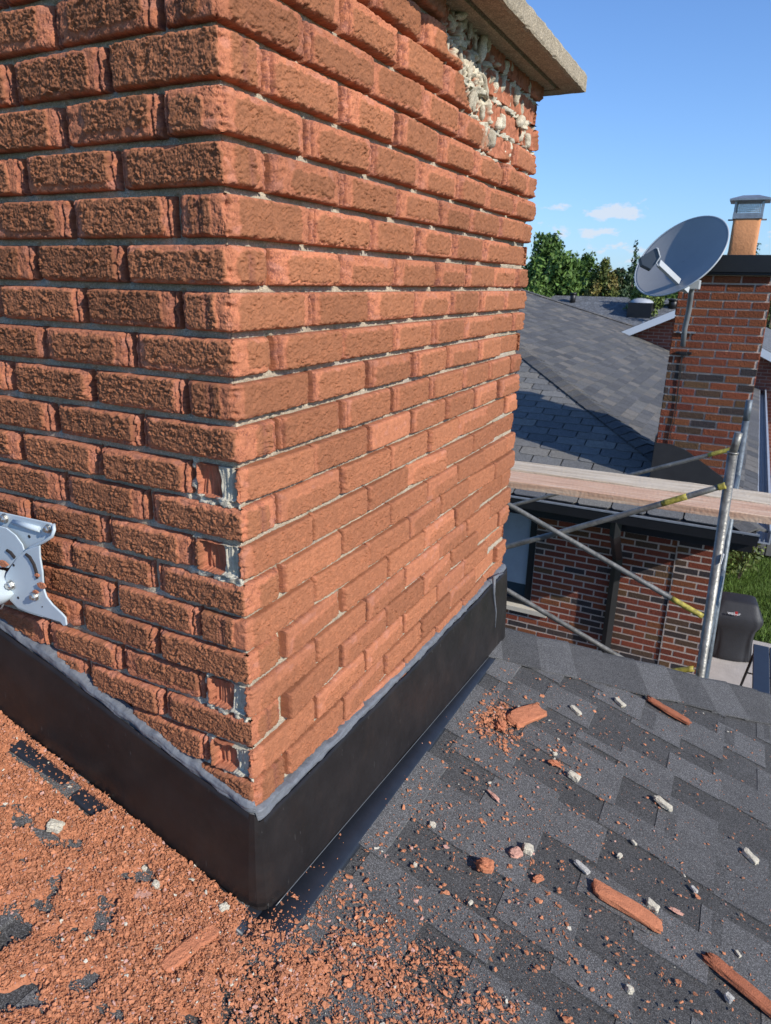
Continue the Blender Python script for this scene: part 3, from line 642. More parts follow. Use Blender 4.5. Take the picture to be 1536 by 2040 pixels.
def flakes():
    rng = np.random.default_rng(77)
    def gen(n, x0, x1, y0, y1, smin, smax, thr_pow=1.0, size_k=1.0):
        x = rng.uniform(x0, x1, n); y = rng.uniform(y0, y1, n); k = rng.random(n) < dens_all(x, y)**thr_pow
        inside = (y > -.03) & (x < .022); k &= ~inside
        k &= (y < HIP0[1]+(x-HIP0[0])*math.tan(R_(33.2))+.1)
        x, y = x[k], y[k]; s = smin*(smax/smin)**(rng.random(len(x))**2.2)*size_k
        return x, y, s
    # thick drift: many; scatter: fewer
    X1, Y1, S1 = gen(125000, -.78, .20, -.52, -.028, .0015, .0100)
    X0, Y0_, S0 = gen(12000, -.95, .2, -.95, -.45, .003, .012); X1, Y1, S1 = np.concatenate([X1, X0]), np.concatenate([Y1, Y0_]), np.concatenate([S1, S0])
    X2, Y2, S2 = gen(70000, .02, 1.15, -.35, 1.75, .0016, .0110)
    X3, Y3, S3 = gen(26000, .02, .50, -.22, .16, .0018, .013); X4, Y4, S4 = gen(5200, .09, .26, .84, 1.12, .002, .016); X5, Y5, S5 = gen(2600, .09, 1.1, -.1, 1.6, .008, .019)
    x = np.concatenate([X1, X2, X3, X4, X5]); y = np.concatenate([Y1, Y2, Y3, Y4, Y5]); s = np.concatenate([S1, S2, S3, S4, S5]); n = len(x)
    dn = dens_all(x, y)
    lift = .0118+rng.random(n)*.0065*np.clip(dn, 0, 1)*(dn > .3)+s*.12+np.clip((dn-.5)*.012, 0, .006)*(y < -.028)
    ps = 7; ang = (np.arange(ps)/ps*2*math.pi)[None]+rng.random((n, 1))*6.28+rng.normal(0, .16, (n, ps)); rad = (.5+rng.random((n, ps))*.65)
    asp = .32+.6*rng.random((n, 1)); pxy = np.stack([np.cos(ang)*rad, np.sin(ang)*rad*asp], -1)*s[:, None, None]*.62
    rot = rng.random(n)*6.283; c, sn = np.cos(rot), np.sin(rot)
    lx = pxy[..., 0]*c[:, None]-pxy[..., 1]*sn[:, None]; ly = pxy[..., 0]*sn[:, None]+pxy[..., 1]*c[:, None]
    tx = rng.normal(0, 1, n)*np.where(dn > .3, .27, .12); ty = rng.normal(0, 1, n)*np.where(dn > .3, .27, .12)
    nrm = np.stack([.31+tx, .075+ty, np.ones(n)], -1); nrm /= np.linalg.norm(nrm, axis=1)[:, None]
    t1 = np.cross(nrm, np.array([0, 1., 0])); t1 /= np.linalg.norm(t1, axis=1)[:, None]; t2 = np.cross(nrm, t1)
    ctr = np.stack([x, y, roof_z(x, y)+lift], -1)
    th = (.0006+.07*s*rng.random(n))[:, None, None]*nrm[:, None, :]
    bot = ctr[:, None, :]+lx[..., None]*t1[:, None, :]+ly[..., None]*t2[:, None, :]
    bend = (rng.normal(0, .10, (n, ps))*s[:, None])[..., None]*nrm[:, None, :]
    bot = bot+bend; cen = ctr[:, None, :]+th*1.6
    top = bot+th-(bot-ctr[:, None, :])*.12
    V = np.concatenate([top, bot, cen], 1).reshape(-1, 3); b = (np.arange(n)*(2*ps+1))[:, None]
    i = np.arange(ps); j = (i+1) % ps
    tri = np.stack([b+i, b+j, np.broadcast_to(b+2*ps, (n, ps))], -1).reshape(-1, 3)
    qd = np.stack([b+i+ps, b+j+ps, b+j, b+i], -1).reshape(-1, 4)
    base = np.array([.47, .190, .096]); cs = np.tile(base, (n, 1))*(1+rng.normal(0, .12, (n, 1)))
    u = rng.random(n); cs[u < .10] = np.array([.36, .15, .08]); cs[(u > .10) & (u < .15)] = np.array([.50, .28, .22]); cs[(u > .985)] = np.array([.55, .50, .40])
    o = mesh_obj('brick_flakes', V, qd, MAT['flake'], None, np.repeat(np.clip(cs, 0, 1), 2*ps+1, axis=0), Ft=tri)
    tag(o, 'loose orange brick flakes strewn over the grey shingles around the chimney', 'brick debris', kind='stuff')
    # fine crumbs and dust bed under the drift
    xs = np.arange(-1.0, .30, .0032); ys = np.arange(-.95, -.0285, .0032); Xg, Yg = np.meshgrid(xs, ys); D = dens_left(Xg, Yg)*(1-.97*bare(Xg, Yg))
    hz = (D-.52)*.022+pn(Xg/.013, Yg/.010, 141)*.0022+pn(Xg/.0065, Yg/.0055, 142)*.0012
    Z = roof_z(Xg, Yg)+np.clip(.0095+hz, -.012, .0165)
    c = np.array([.42, .165, .084])[None]*(1+.22*pn(Xg/.012, Yg/.01, 143)+.18*pn(Xg/.004, Yg/.004, 144)).ravel()[:, None]
    fq = grid_faces(len(xs), len(ys)); zl = (hz.ravel() > -.008); keep = zl[fq].any(1)
    o = mesh_obj('brick_crumbs', np.stack([Xg.ravel(), Yg.ravel(), Z.ravel()], 1), fq[keep], MAT['flake'], None, np.clip(c, 0, 1), smooth=False)
    tag(o, 'bed of fine orange brick crumbs banked along the foot of the left flashing', 'brick debris', kind='stuff')
flakes()

def rock(name, pos, size, mat, label, cat, group=None, rot=0, seed=0, sub=3, rough=.25, flat=False, tilt=0, bend=0, boxy=1.0):
    """irregular lump: superellipsoid with noise; size = full lengths (along, across, high)"""
    n, mm = 28, 16
    if size[0] > .06: n, mm = 64, 30
    a = np.linspace(0, 2*math.pi, n, endpoint=False); t = np.linspace(-math.pi/2, math.pi/2, mm); Aa, T = np.meshgrid(a, t)
    pw = lambda v, p: np.sign(v)*np.abs(v)**p
    x = pw(np.cos(T), boxy)*pw(np.cos(Aa), boxy); y = pw(np.cos(T), boxy)*pw(np.sin(Aa), boxy); z = pw(np.sin(T), boxy)
    nn = 1+rough*pn(x*1.6+seed*3.1+z, y*1.6+z*1.3+seed, seed)+rough*.45*pn(x*4+seed+z*3, y*4-z*2, seed+5)+rough*.25*pn(x*11+z*5, y*11-z*4, seed+6)
    P = np.stack([x*nn*size[0]/2, y*nn*size[1]/2, z*nn*size[2]/2], -1).reshape(-1, 3)
    P[:, 2] += bend*(P[:, 0]/size[0]*2)**2*size[2]
    if size[0] > .06:
        P[:, 2] += (pn(P[:, 0]/.011+seed, P[:, 1]/.007, seed+9)*.0012+pn(P[:, 0]/.004+seed, P[:, 1]/.004, seed+10)*.0008)
    c, s_ = math.cos(rot), math.sin(rot); P = P@np.array([[c, s_, 0], [-s_, c, 0], [0, 0, 1]])
    nrm = np.array([.31, .075, 1]); nrm /= np.linalg.norm(nrm); t1 = np.array([1, 0, -.31]); t1 /= np.linalg.norm(t1); t2 = np.cross(nrm, t1)
    Wd = P[:, :1]*t1+P[:, 1:2]*t2+P[:, 2:]*nrm; lift = -Wd@nrm; zmin = (P[:, 2]).min()
    base = np.array([pos[0], pos[1], roof_z(*pos)+.0105])
    i = np.arange(n)[None]; j = np.arange(mm-1)[:, None]; Fq = np.stack([j*n+i, j*n+(i+1) % n, (j+1)*n+(i+1) % n, (j+1)*n+i], -1).reshape(-1, 4)
    o = mesh_obj(name, Wd+nrm*(-zmin-.0006), Fq, mat, None, smooth=size[0] > .06)
    o.location = Vector(base); return tag(o, label, cat, group)
MAT['slab'] = material('fallen_brick_face', (.46, .172, .088), rough=.95, noise=(45, .16), speck=(900, .12), bump=(300, .8, 6), spec=.2)
MAT['slabdark'] = material('fallen_brick_dark', (.33, .115, .06), rough=.95, noise=(45, .2), speck=(900, .12), bump=(300, .9, 6), spec=.2)
MAT['crumb'] = material('mortar_crumb', (.50, .45, .35), rough=.95, noise=(120, .15), speck=(800, .2), bump=(300, .6), spec=.2)
MAT['crumbgrey'] = material('grey_mortar_crumb', (.40, .38, .34), rough=.95, noise=(120, .2), speck=(800, .2), bump=(300, .6), spec=.2)
MAT['pinkchip'] = material('pink_brick_chip', (.50, .27, .20), rough=.95, noise=(80, .2), bump=(300, .6), spec=.2)
def ang(a, b): return math.atan2(b[1]-a[1], b[0]-a[0])
SL = [((.205, 1.0), (.265, 1.15), .062, .018, 'slab', 'stubby rounded brick face lying on a heap of orange rubble near the hip cap'),
      ((.552, 1.602), (.705, 1.583), .032, .013, 'slabdark', 'dark curled brick slab just below the hip cap, nearest the scaffold post'),
      ((.553, .562), (.715, .569), .044, .016, 'slab', 'smooth pale orange brick slab in the middle of the right shingles'),
      ((.815, .570), (.985, .530), .032, .015, 'slabdark', 'long cracked brick slab by the lower right corner of the roof'),
      ((-.045, -.215), (-.022, -.105), .030, .012, 'slab', 'thin brick shell half buried in the flake drift below the chimney corner')]
for i, (a, b, w, h, mt, lab) in enumerate(SL):
    ln = math.dist(a, b)*1.04
    rock('brick_slab', ((a[0]+b[0])/2, (a[1]+b[1])/2), (ln, w, h), MAT[mt], lab, 'brick fragment', 'brick faces fallen on the roof', ang(a, b), i+3, rough=[.12, .2, .10, .18, .14][i], boxy=.40, bend=-.12 if i != 1 else .1)
rock('brick_chunk', (.327, .408), (.040, .030, .026), MAT['slab'], 'angular red brick chunk on the shingles left of the pink one', 'brick fragment', 'brick faces fallen on the roof', .6, 31, rough=.24, boxy=.55)
rock('brick_chunk', (.374, .510), (.038, .024, .014), MAT['pinkchip'], 'pinkish brick chip beside a square white mortar crumb', 'brick fragment', 'brick faces fallen on the roof', .9, 33, rough=.24, boxy=.55)
rock('brick_chunk', (.268, .650), (.040, .012, .009), MAT['pinkchip'], 'narrow purple-pink brick splinter between the chimney and the dark shingle tab', 'brick fragment', 'brick faces fallen on the roof', -.35, 34, rough=.4)
rock('brick_chunk', (.745, .654), (.034, .012, .006), MAT['pinkchip'], 'flat pink brick sliver right of the middle slab', 'brick fragment', 'brick faces fallen on the roof', .2, 35, rough=.4)
rock('brick_chunk', (.190, .945), (.030, .040, .020), MAT['slab'], 'ragged brick lump in the orange heap beside the stubby slab', 'brick fragment', 'brick faces fallen on the roof', .2, 36, rough=.35, boxy=.7)
rock('brick_chunk', (.440, .480), (.034, .016, .010), MAT['slab'], 'brown brick splinter above the tall dark shingle tab', 'brick fragment', 'brick faces fallen on the roof', 1.1, 37, rough=.3, boxy=.7)
rock('brick_chunk', (-.163, -.142), (.036, .030, .008), MAT['pinkchip'], 'pale pink brick flake lying in the drift beside a white crumb', 'brick fragment', 'brick faces fallen on the roof', 1.1, 38, rough=.4)
rock('brick_chunk', (.367, .925), (.045, .018, .012), MAT['slab'], 'curled brick shard propped beside the white-topped crumb', 'brick fragment', 'brick faces fallen on the roof', .4, 39, rough=.5)
PB = [((-.378, -.152), (.030, .022, .018), 'crumb', 'square white mortar crumb alone near the bare apron strip'),
      ((-.038, -.066), (.020, .014, .016), 'crumb', 'white mortar crumb nearest the foot of the chimney corner'),
      ((-.159, -.112), (.016, .013, .012), 'crumb', 'white mortar crumb touching the pale pink flake'),
      ((-.072, -.199), (.015, .013, .010), 'crumb', 'white mortar crumb left of the half buried brick shell'),
      ((-.019, -.115), (.012, .009, .008), 'crumb', 'small white crumb just right of the half buried shell'),
      ((.356, 1.262), (.044, .020, .010), 'crumb', 'shell shaped white mortar piece right of the stubby slab'),
      ((.471, 1.466), (.046, .022, .012), 'crumb', 'notched white mortar piece between the hip cap slab and the stubby slab'),
      ((.426, .914), (.036, .022, .016), 'crumb', 'white mortar crumb topped with orange brick in the central scatter'),
      ((.671, 1.034), (.055, .022, .014), 'crumb', 'long white mortar piece right of the central scatter'),
      ((.914, 1.026), (.046, .022, .014), 'crumb', 'white mortar piece close to the right end of the roof'),
      ((.394, .541), (.026, .022, .018), 'crumb', 'square white mortar crumb beside the pinkish chip'),
      ((.520, .600), (.040, .015, .010), 'crumbgrey', 'long dirty mortar sliver above the middle slab'),
      ((.690, .619), (.030, .021, .014), 'crumb', 'white mortar crumb touching the far side of the middle slab'),
      ((.675, .353), (.016, .014, .012), 'crumb', 'lone whitish crumb at the bottom of the right shingles'),
      ((.595, .719), (.018, .011, .008), 'crumb', 'small white crumb inside a dark shingle tab up from the middle slab'),
      ((.184, .435), (.016, .014, .008), 'crumb', 'heart shaped cream crumb on the dark tab near the flashing'),
      ((.356, .972), (.016, .010, .008), 'crumb', 'small white crumb above the topped crumb'),
      ((.205, 1.088), (.026, .014, .010), 'crumb', 'white crumb leaning on the stubby brick slab'),
      ((.870, .498), (.018, .015, .012), 'crumbgrey', 'grey crumb left of the cracked brick slab'),
      ((.779, .764), (.020, .012, .008), 'crumbgrey', 'pale grey crumb right of the flat pink sliver')]
for i, (p, sz, mt, lab) in enumerate(PB):
    rock('mortar_crumb', p, sz, MAT[mt], lab, 'mortar crumb', 'mortar crumbs on the roof', [.5, 1.2, .2, .9, 1.5, -.5, -.6, -.1, -.25, -.6, .3, -.3, -.2][i % 13], 50+i, rough=.20, boxy=.42)
for i, p in enumerate([(-.296, -.176), (-.273, -.135), (-.111, -.233), (-.20, -.10), (.335, .301), (.888, .643), (.20, .30), (-.17, -.26), (-.23, -.21), (-.42, -.22), (-.13, -.16), (.62, .80), (.06, -.16)]):
    rock('mortar_crumb', p, (.010+.003*(i % 3), .008, .007), MAT['crumb'], 'tiny whitish mortar crumb among the orange flakes', 'mortar crumb', 'tiny mortar crumbs among the flakes', i*1.1, 90+i, rough=.2, boxy=.45)

# ------------------------------------------------------------------ mast bracket bolted to the left face
MAT['paint'] = material('pale_blue_grey_paint', (.47, .53, .56), rough=.45, noise=(12, .05), spec=.5)
MAT['steel'] = material('galvanised_steel', (.36, .37, .38), rough=.42, metal=.7, noise=(22, .22), bump=(80, .1))
MAT['bolt'] = material('zinc_bolt', (.55, .54, .50), rough=.3, metal=.9)
def bracket():
    B = empty('mast_bracket', (-.50, -.03, -.9), 'pale grey steel dish mast bracket bolted to the left face of the big chimney', 'bracket')
    def plate(name, pts, Y0, th, parent=B, bev=.0015, mat='paint'):
        mb = MB(); mb.prism([at(px, py, Y=y) for px, py, y in [(p[0], p[1], p[2] if len(p) > 2 else Y0) for p in pts]], (0, th, 0)); return mb.build(name, MAT[mat], parent, bevel=bev)
    up = plate('wall_plate', [(-40, 1012), (0, 1020), (55, 1032), (100, 1042), (107, 1048), (107, 1062), (98, 1071), (80, 1080), (58, 1090), (40, 1100), (10, 1130), (-40, 1140)], -.030, .003)
    rim = MB(); rim.tube([at(px, py, Y=y) for px, py, y in [(107, 1044, -.034), (108, 1056, -.040), (104, 1068, -.042), (88, 1079, -.042), (62, 1091, -.040), (48, 1099, -.038)]], .0032, 8, flat=.6); rim.build('folded_edge', MAT['paint'], up, smooth=True)
    rb = MB(); rb.tube([at(27, 1040, Y=-.0315), at(80, 1055, Y=-.0315)], .0055, 10, flat=1); rb.build('stamped_rib', MAT['paint'], up, smooth=True)
    low = plate('foot_plate', [(50, 1096), (64, 1091), (78, 1087), (79, 1110), (84, 1140), (86, 1172), (92, 1190), (104, 1205), (122, 1222), (130, 1231), (132, 1246), (126, 1248), (120, 1240), (92, 1231), (60, 1222), (36, 1212), (20, 1196), (12, 1178), (9, 1160), (11, 1145), (20, 1130), (34, 1110)], -.046, .004)
    flange = MB()
    E_ = [(9, 1160), (12, 1178), (20, 1196), (36, 1212), (60, 1222), (84, 1229)]
    for (a, b) in zip(E_[:-1], E_[1:]):
        p, q = at(*a, Y=-.046), at(*b, Y=-.046); n_ = np.array([0, .034, 0]); flange.prism([p, q, q+n_+[0, 0, .001], p+n_+[0, 0, .001]], (0, 0, .0025))
    flange.build('foot_flange', MAT['paint'], low)
    # arched mast clamp lobe behind, and mast stub
    lobe = plate('clamp_lobe', [(-45, 1046), (-10, 1046), (12, 1052), (30, 1066), (44, 1085), (48, 1098), (34, 1112), (16, 1132), (5, 1130), (-12, 1131), (-45, 1124)], -.040, .003)
    mb = MB(); mb.tube([at(-60, 1175, Y=-.055), at(-5, 1172, Y=-.055), at(8, 1160, Y=-.050)], [.034, .034, .030], 24); mb.build('mast_stub', MAT['paint'], B, smooth=True)
    hole_m = material('dark_hole', (.02, .014, .012), rough=.9)
    for pts, y, par in (([(14, 1096), (22, 1101), (30, 1111)], -.0407, lobe), ([(52, 1104), (60, 1110), (68, 1124), (73, 1140), (74, 1152)], -.0467, low)):
        slot = MB(); slot.tube([at(a, b, Y=y) for a, b in pts], [.0030, .0036, .0036, .0036, .0028][:len(pts)], 8, flat=1); slot.build('slot', hole_m, par)
    for a, b, y, r, par in ((58, 1069, -.0306, .0034, up), (27, 1126, -.0467, .0028, low), (36, 1191, -.0467, .0026, low), (84, 1209, -.0467, .0014, low)):
        slot = MB(); c = at(a, b, Y=y); slot.tube([c+[0, .0006, 0], c-[0, .0002, 0]], r, 12); slot.build('bolt_hole', hole_m, par)
    for a, b, y, r in ((8, 1033, -.033, .0075), (95, 1054, -.033, .0070), (20, 1166, -.050, .0080), (68, 1188, -.050, .0075)):
        mb = MB(); c = at(a, b, Y=y); mb.tube([c+[0, .004, 0], c+[0, .0012, 0]], r*1.3, 20); mb.tube([c+[0, .001, 0], c-[0, .005, 0], c-[0, .0062, 0]], [r, r, r*.8], 6); mb.tube([c-[0, .0063, 0], c-[0, .0085, 0]], r*.55, 12); mb.build('bolt', MAT['bolt'], B)
    rng = np.random.default_rng(8)
    for a, b, y, r, lab in ((82, 1168, -.053, .016, 'orange brick flake hooked on the right slot of the mast bracket'), (70, 1180, -.052, .008, 'orange brick flake resting on the bolt of the mast bracket'), (72, 1146, -.050, .008, 'narrow orange brick flake jammed high in the right bracket slot'), (4, 1123, -.045, .016, 'orange brick flake in the notch at the left of the mast bracket')):
        mb = MB(); c = at(a, b, Y=y); P_ = [c+np.array([r*math.cos(t)*(.6+.6*rng.random()), 0, r*.5*math.sin(t)*(.6+.6*rng.random())]) for t in np.linspace(0, 2*math.pi, 8)[:-1]]; mb.prism(P_, (.001, .002, .001))
        tag(mb.build('brick_flake', MAT['slab'], None), lab, 'brick debris', 'flakes caught on the mast bracket')
    mb = MB(); c = at(2, 1205, Y=-.05); mb.tube([c+[-.02, 0, -.012], c+[0, 0, -.008], c+[.008, 0, .004], c+[.004, .003, .016], c+[-.01, .004, .02]], .0022, 8); mb.build('ground_wire', MAT['steel'], B, smooth=True)
bracket()

# ------------------------------------------------------------------ scaffold and planks
MAT['yellow'] = material('yellow_paint', (.34, .28, .045), rough=.6, noise=(60, .6))
def scaff_extra(N, L, b, tc):
    pass
MAT['tube'] = material('weathered_scaffold_tube', (.21, .20, .175), rough=.45, metal=.45, noise=(18, .45), bump=(70, .15))
MAT['tube_blue'] = material('blue_grey_scaffold_tube', (.13, .15, .165), rough=.5, metal=.3, noise=(30, .4), bump=(70, .15))
Y1, Y2 = 2.33, 3.85
def build_scaffold():
    S_ = empty('scaffold', (-.3, 3.1, -5), 'steel tube scaffold with yellow-ended cross braces standing between the two houses', 'scaffold')
    def frame(dx):
        top1, bot1 = at(1472, 862, Y=Y1), at(1398, 1350, Y=Y1); dirv = (bot1-top1)/(top1[2]-bot1[2]); foot1 = top1+dirv*(top1[2]+4.95)
        j = at(1460, 902, Y=Y1); sh = np.array([dx, 0, 0])
        mb = MB(); mb.tube([top1+sh, j+sh], .0160, 16); mb.tube([j+sh+[0, 0, .004], j+sh-[0, 0, .004]], .0225, 16); mb.tube([j+sh, foot1+sh], .0205, 18)
        for zz in (-3.6,): c = j+dirv*(j[2]-zz); mb.tube([c+sh+[0, 0, .05], c+sh-[0, 0, .05]], .024, 16)
        p1 = mb.build('post', MAT['tube'], S_, smooth=True)
        if dx == 0:
            m2 = MB(); c = at(1438, 1113, Y=Y1-.0245); m2.tube([c+[.004, -.001, .022], c+[.0, -.001, -.022]], .008, 6, flat=.3); m2.build('sticker', material('white_sticker', (.8, .8, .78), rough=.5), p1)
        top2, bot2 = at(1493, 797, Y=Y2), at(1412, 1312, Y=Y2); d2 = (bot2-top2)/(top2[2]-bot2[2]); foot2 = top2+d2*(top2[2]+4.95); j2 = at(1486, 838, Y=Y2)
        mb = MB(); mb.tube([top2+sh, j2+sh], .019, 16); mb.tube([j2+sh, foot2+sh], .0195, 18); mb.build('post', MAT['tube_blue'], S_, smooth=True)
        # ledger and rungs between the two posts of the frame
        for zz in (-1.42, -2.05, -2.7, -3.3, -3.95, -4.6):
            a = j+dirv*(j[2]-zz)+sh; b = j2+d2*(j2[2]-zz)+sh
            mb = MB(); mb.tube([a, b], .0165, 12); mb.build('rung', MAT['tube_blue'], S_, smooth=True)
        return j, dirv, j2, d2
    j, dv, j2, d2 = frame(0); frame(-2.13)
    def brace(a, b, Y, yl=(.0, .0), extend=True, r=.0115, bow=0, mat='tube'):
        p, q = at(*a, Y=Y), at(*b, Y=Y); t = (q-p)/abs(q[0]-p[0]); end = p+t*(p[0]+1.45) if extend else q
        n = 24; P_ = [p+(end-p)*i/n+np.array([0, 0, -bow*math.sin(math.pi*i/n)]) for i in range(n+1)]
        mb = MB(); mb.tube(P_, [r*.8]+[r]*(n-1)+[r*.8], 12); o = mb.build('cross_brace', MAT[mat], S_, smooth=True)
        if yl[1] > 0:
            mb = MB(); i0, i1 = yl; L0 = lambda f: p+(end-p)*f+np.array([0, 0, -bow*math.sin(math.pi*f)])
            mb.tube([L0(i0+(i1-i0)*k/6) for k in range(7)], r*1.05, 12); mb.build('painted_end', MAT['yellow'], o, smooth=True)
    brace((1445, 967), (1015, 1080), Y1-.03, (.0, .012), bow=.022, r=.0135)
    mb = MB(); 
    brace((1400, 1228), (1022, 1010), Y1-.055, (.0, .065), r=.0120)
    brace((1468, 892), (1015, 1008), Y2-.03, (.0, .07), r=.0130, bow=0.0)
    brace((1382, 1332), (1300, 1342), Y1-.03, (.0, .06), r=.0125)
    brace((1340, 1372), (1000, 1170), Y1-.055, (0, 0), r=.0125)
    # worn yellow band part way down the near brace
    p, q = at(1445, 967, Y=Y1-.03), at(1015, 1080, Y=Y1-.03); t = (q-p)/abs(q[0]-p[0]); end = p+t*(p[0]+1.45)
    f = lambda k: p+(end-p)*k+np.array([0, 0, -.022*math.sin(math.pi*k)])
    mb = MB(); mb.tube([f(.065+.045*k/5) for k in range(6)], .0142, 12); mb.build('painted_band', MAT['yellow'], S_, smooth=True)
build_scaffold()
def wood_extra(N, L, b, tc):
    mp = N.new('ShaderNodeMapping'); mp.inputs['Scale'].default_value = (1.2, 26, 26); L.new(tc.outputs['Object'], mp.inputs[0])
    n = N.new('ShaderNodeTexNoise'); n.inputs['Scale'].default_value = 2.4; n.inputs['Detail'].default_value = 8; n.inputs['Roughness'].default_value = .6; L.new(mp.outputs[0], n.inputs['Vector'])
    rp = N.new('ShaderNodeValToRGB'); e = rp.color_ramp.elements; e[0].position = .32; e[0].color = (.42, .23, .14, 1); e[1].position = .66; e[1].color = (.66, .48, .33, 1)
    k = rp.color_ramp.elements.new(.5); k.color = (.60, .36, .23, 1); L.new(n.outputs[0], rp.inputs[0]); L.new(rp.outputs[0], b.inputs['Base Color'])
def wood_extra2(N, L, b, tc):
    wood_extra(N, L, b, tc)
    for n in N:
        if n.type == 'VALTORGB':
            n.color_ramp.elements[0].color = (.36, .27, .18, 1); n.color_ramp.elements[1].color = (.56, .45, .32, 1); n.color_ramp.elements[2].color = (.64, .54, .41, 1)
MAT['wood'] = material('pinkish_plank_wood', rough=.8, bump=(60, .2), extra=wood_extra)
MAT['wood2'] = material('weathered_plank_wood', rough=.8, bump=(60, .2), extra=wood_extra2)
def planks():
    z = -1.385; rng = np.random.default_rng(4)
    for i, (y0, y1, dz, mt, lab) in enumerate([(2.90, 3.125, 0, 'wood', 'nearer pinkish wooden plank lying on the scaffold frames'), (3.13, 3.36, .004, 'wood2', 'farther pale weathered plank lying on the scaffold frames')]):
        xs = np.linspace(-2.3, 2.2, 60); prof = [(y0, z-.040), (y0, z-.002), (y0+.003, z), (y1-.003, z), (y1, z-.002), (y1, z-.040)]
        V = []; 
        for x in xs:
            w = .004*math.sin(x*1.3+i)
            for (py, pz) in prof: V.append((x, py+.03*(x-.3)/1.2*0+.025*(x-.3)/1.2, pz+dz+w+.0006*rng.normal()))
        n = 6; ii = np.arange(n)[None]; jj = np.arange(len(xs)-1)[:, None]; Fq = np.stack([jj*n+ii, jj*n+(ii+1) % n, (jj+1)*n+(ii+1) % n, (jj+1)*n+ii], -1).reshape(-1, 4)
        V = np.array(V); o = mesh_obj('plank', V-np.array([0, (y0+y1)/2, z]), Fq, MAT[mt], None, Fn=[list(range(n)), list(reversed(range(len(V)-n, len(V))))])
        o.location = (0, (y0+y1)/2, z); tag(o, lab, 'plank', 'planks on the scaffold')
        bm = bmesh.new(); bm.from_mesh(o.data); bmesh.ops.recalc_face_normals(bm, faces=bm.faces); bm.to_mesh(o.data); bm.free()
planks()

# ------------------------------------------------------------------ neighbouring brick house
MAT['nbrick'] = material('neighbour_brick', attr=True, rough=.9, noise=(70, .25), bump=(110, .9, 5), spec=.25)
MAT['nmortar'] = material('pale_mortar', (.50, .40, .33), rough=.95, noise=(50, .15), bump=(120, .5))
MAT['nshingle'] = material('grey_shingle', attr=True, rough=.95, noise=(25, .14), speck=(300, .35), bump=(200, .6), spec=.25)
MAT['black'] = material('black_metal', (.010, .010, .011), rough=.45, noise=(10, .2))
MAT['greymetal'] = material('grey_metal_trim', (.20, .215, .23), rough=.5, noise=(20, .2))
MAT['bluewhite'] = material('pale_metal_gutter', (.36, .38, .41), rough=.6, noise=(8, .1))
YW = 5.8; S_ = .36; EX, EY, EZ = .97, 5.3, -2.2; HB = 14.0; GZ = -4.9
house = empty('brick_house', (-3, 9, GZ), 'red and black brick bungalow next door with grey hip roof and corner chimney', 'house')
RED = [(.200, .050, .027), (.180, .046, .026), (.215, .060, .028), (.160, .042, .025), (.190, .066, .028)]; DK = [(.045, .036, .036), (.085, .050, .032), (.12, .065, .032), (.06, .042, .036)]
def brick_field(name, org, ux, nrm, u0, u1, z0, z1, parent, dark_of, mat_m='nmortar', seed=0, hh=.067, ll=.2135, kz=0., mort=.0120, off0=0., proud=.0035, hole=None, uni=False):
    """courses of separate bricks standing proud of a mortar backing"""
    rng = np.random.default_rng(seed); V, Fq, C = [], [], []; b = 0; k = 0; z = z1
    org = np.array(org, float); ux = np.array(ux, float); nrm = np.array(nrm, float)
    def pt(u, z_, d): p = org+ux*u+nrm*d; return (p[0], p[1], z_)
    while z > z0:
        off = off0+(ll/2 if k % 2 else 0); n0 = math.floor((u0-off)/ll); u = off+n0*ll
        while u < u1:
            a, c = max(u+mort/2, u0+.001), min(u+ll-mort/2, u1-.001)
            if hole and hole(a, c, z-hh, z):
                if a < WX0-.015: c = WX0-.002
                elif c > WX1+.015: a = WX1+.002
                else: c = a
            if c-a > .015:
                zt, zb = z-mort/2, z-hh+mort/2; dk = dark_of((z+zb)/2, (a+c)/2, rng); col = np.array(DK[rng.integers(4)] if dk else ([(.205, .060, .029), (.185, .052, .027), (.22, .070, .031)][rng.integers(3)] if (uni and z > -1.0) else RED[rng.integers(5)]))*(1+rng.normal(0, .07)); col = np.clip(col, .01, 1)
                e = .0022; dj = proud+rng.normal(0, .0006); j = rng.normal(0, .0012, 4)
                o = [pt(a+e+j[0], zb+e, dj), pt(c-e+j[1], zb+e+j[2], dj), pt(c-e+j[1], zt-e+j[3], dj), pt(a+e+j[0], zt-e, dj), pt(a, zb, -.006), pt(c, zb, -.006), pt(c, zt, -.006), pt(a, zt, -.006)]
                V += o; Fq += [[b, b+1, b+2, b+3], [b+4, b+5, b+1, b], [b+5, b+6, b+2, b+1], [b+6, b+7, b+3, b+2], [b+7, b+4, b, b+3]]; C += [col]*8; b += 8
            u += ll
        z -= hh; k += 1
    o = mesh_obj(name, np.array(V), np.array(Fq), MAT['nbrick'], parent, np.array(C))
    bm = bmesh.new(); bm.from_mesh(o.data); bmesh.ops.recalc_face_normals(bm, faces=bm.faces); bm.to_mesh(o.data); bm.free(); return o
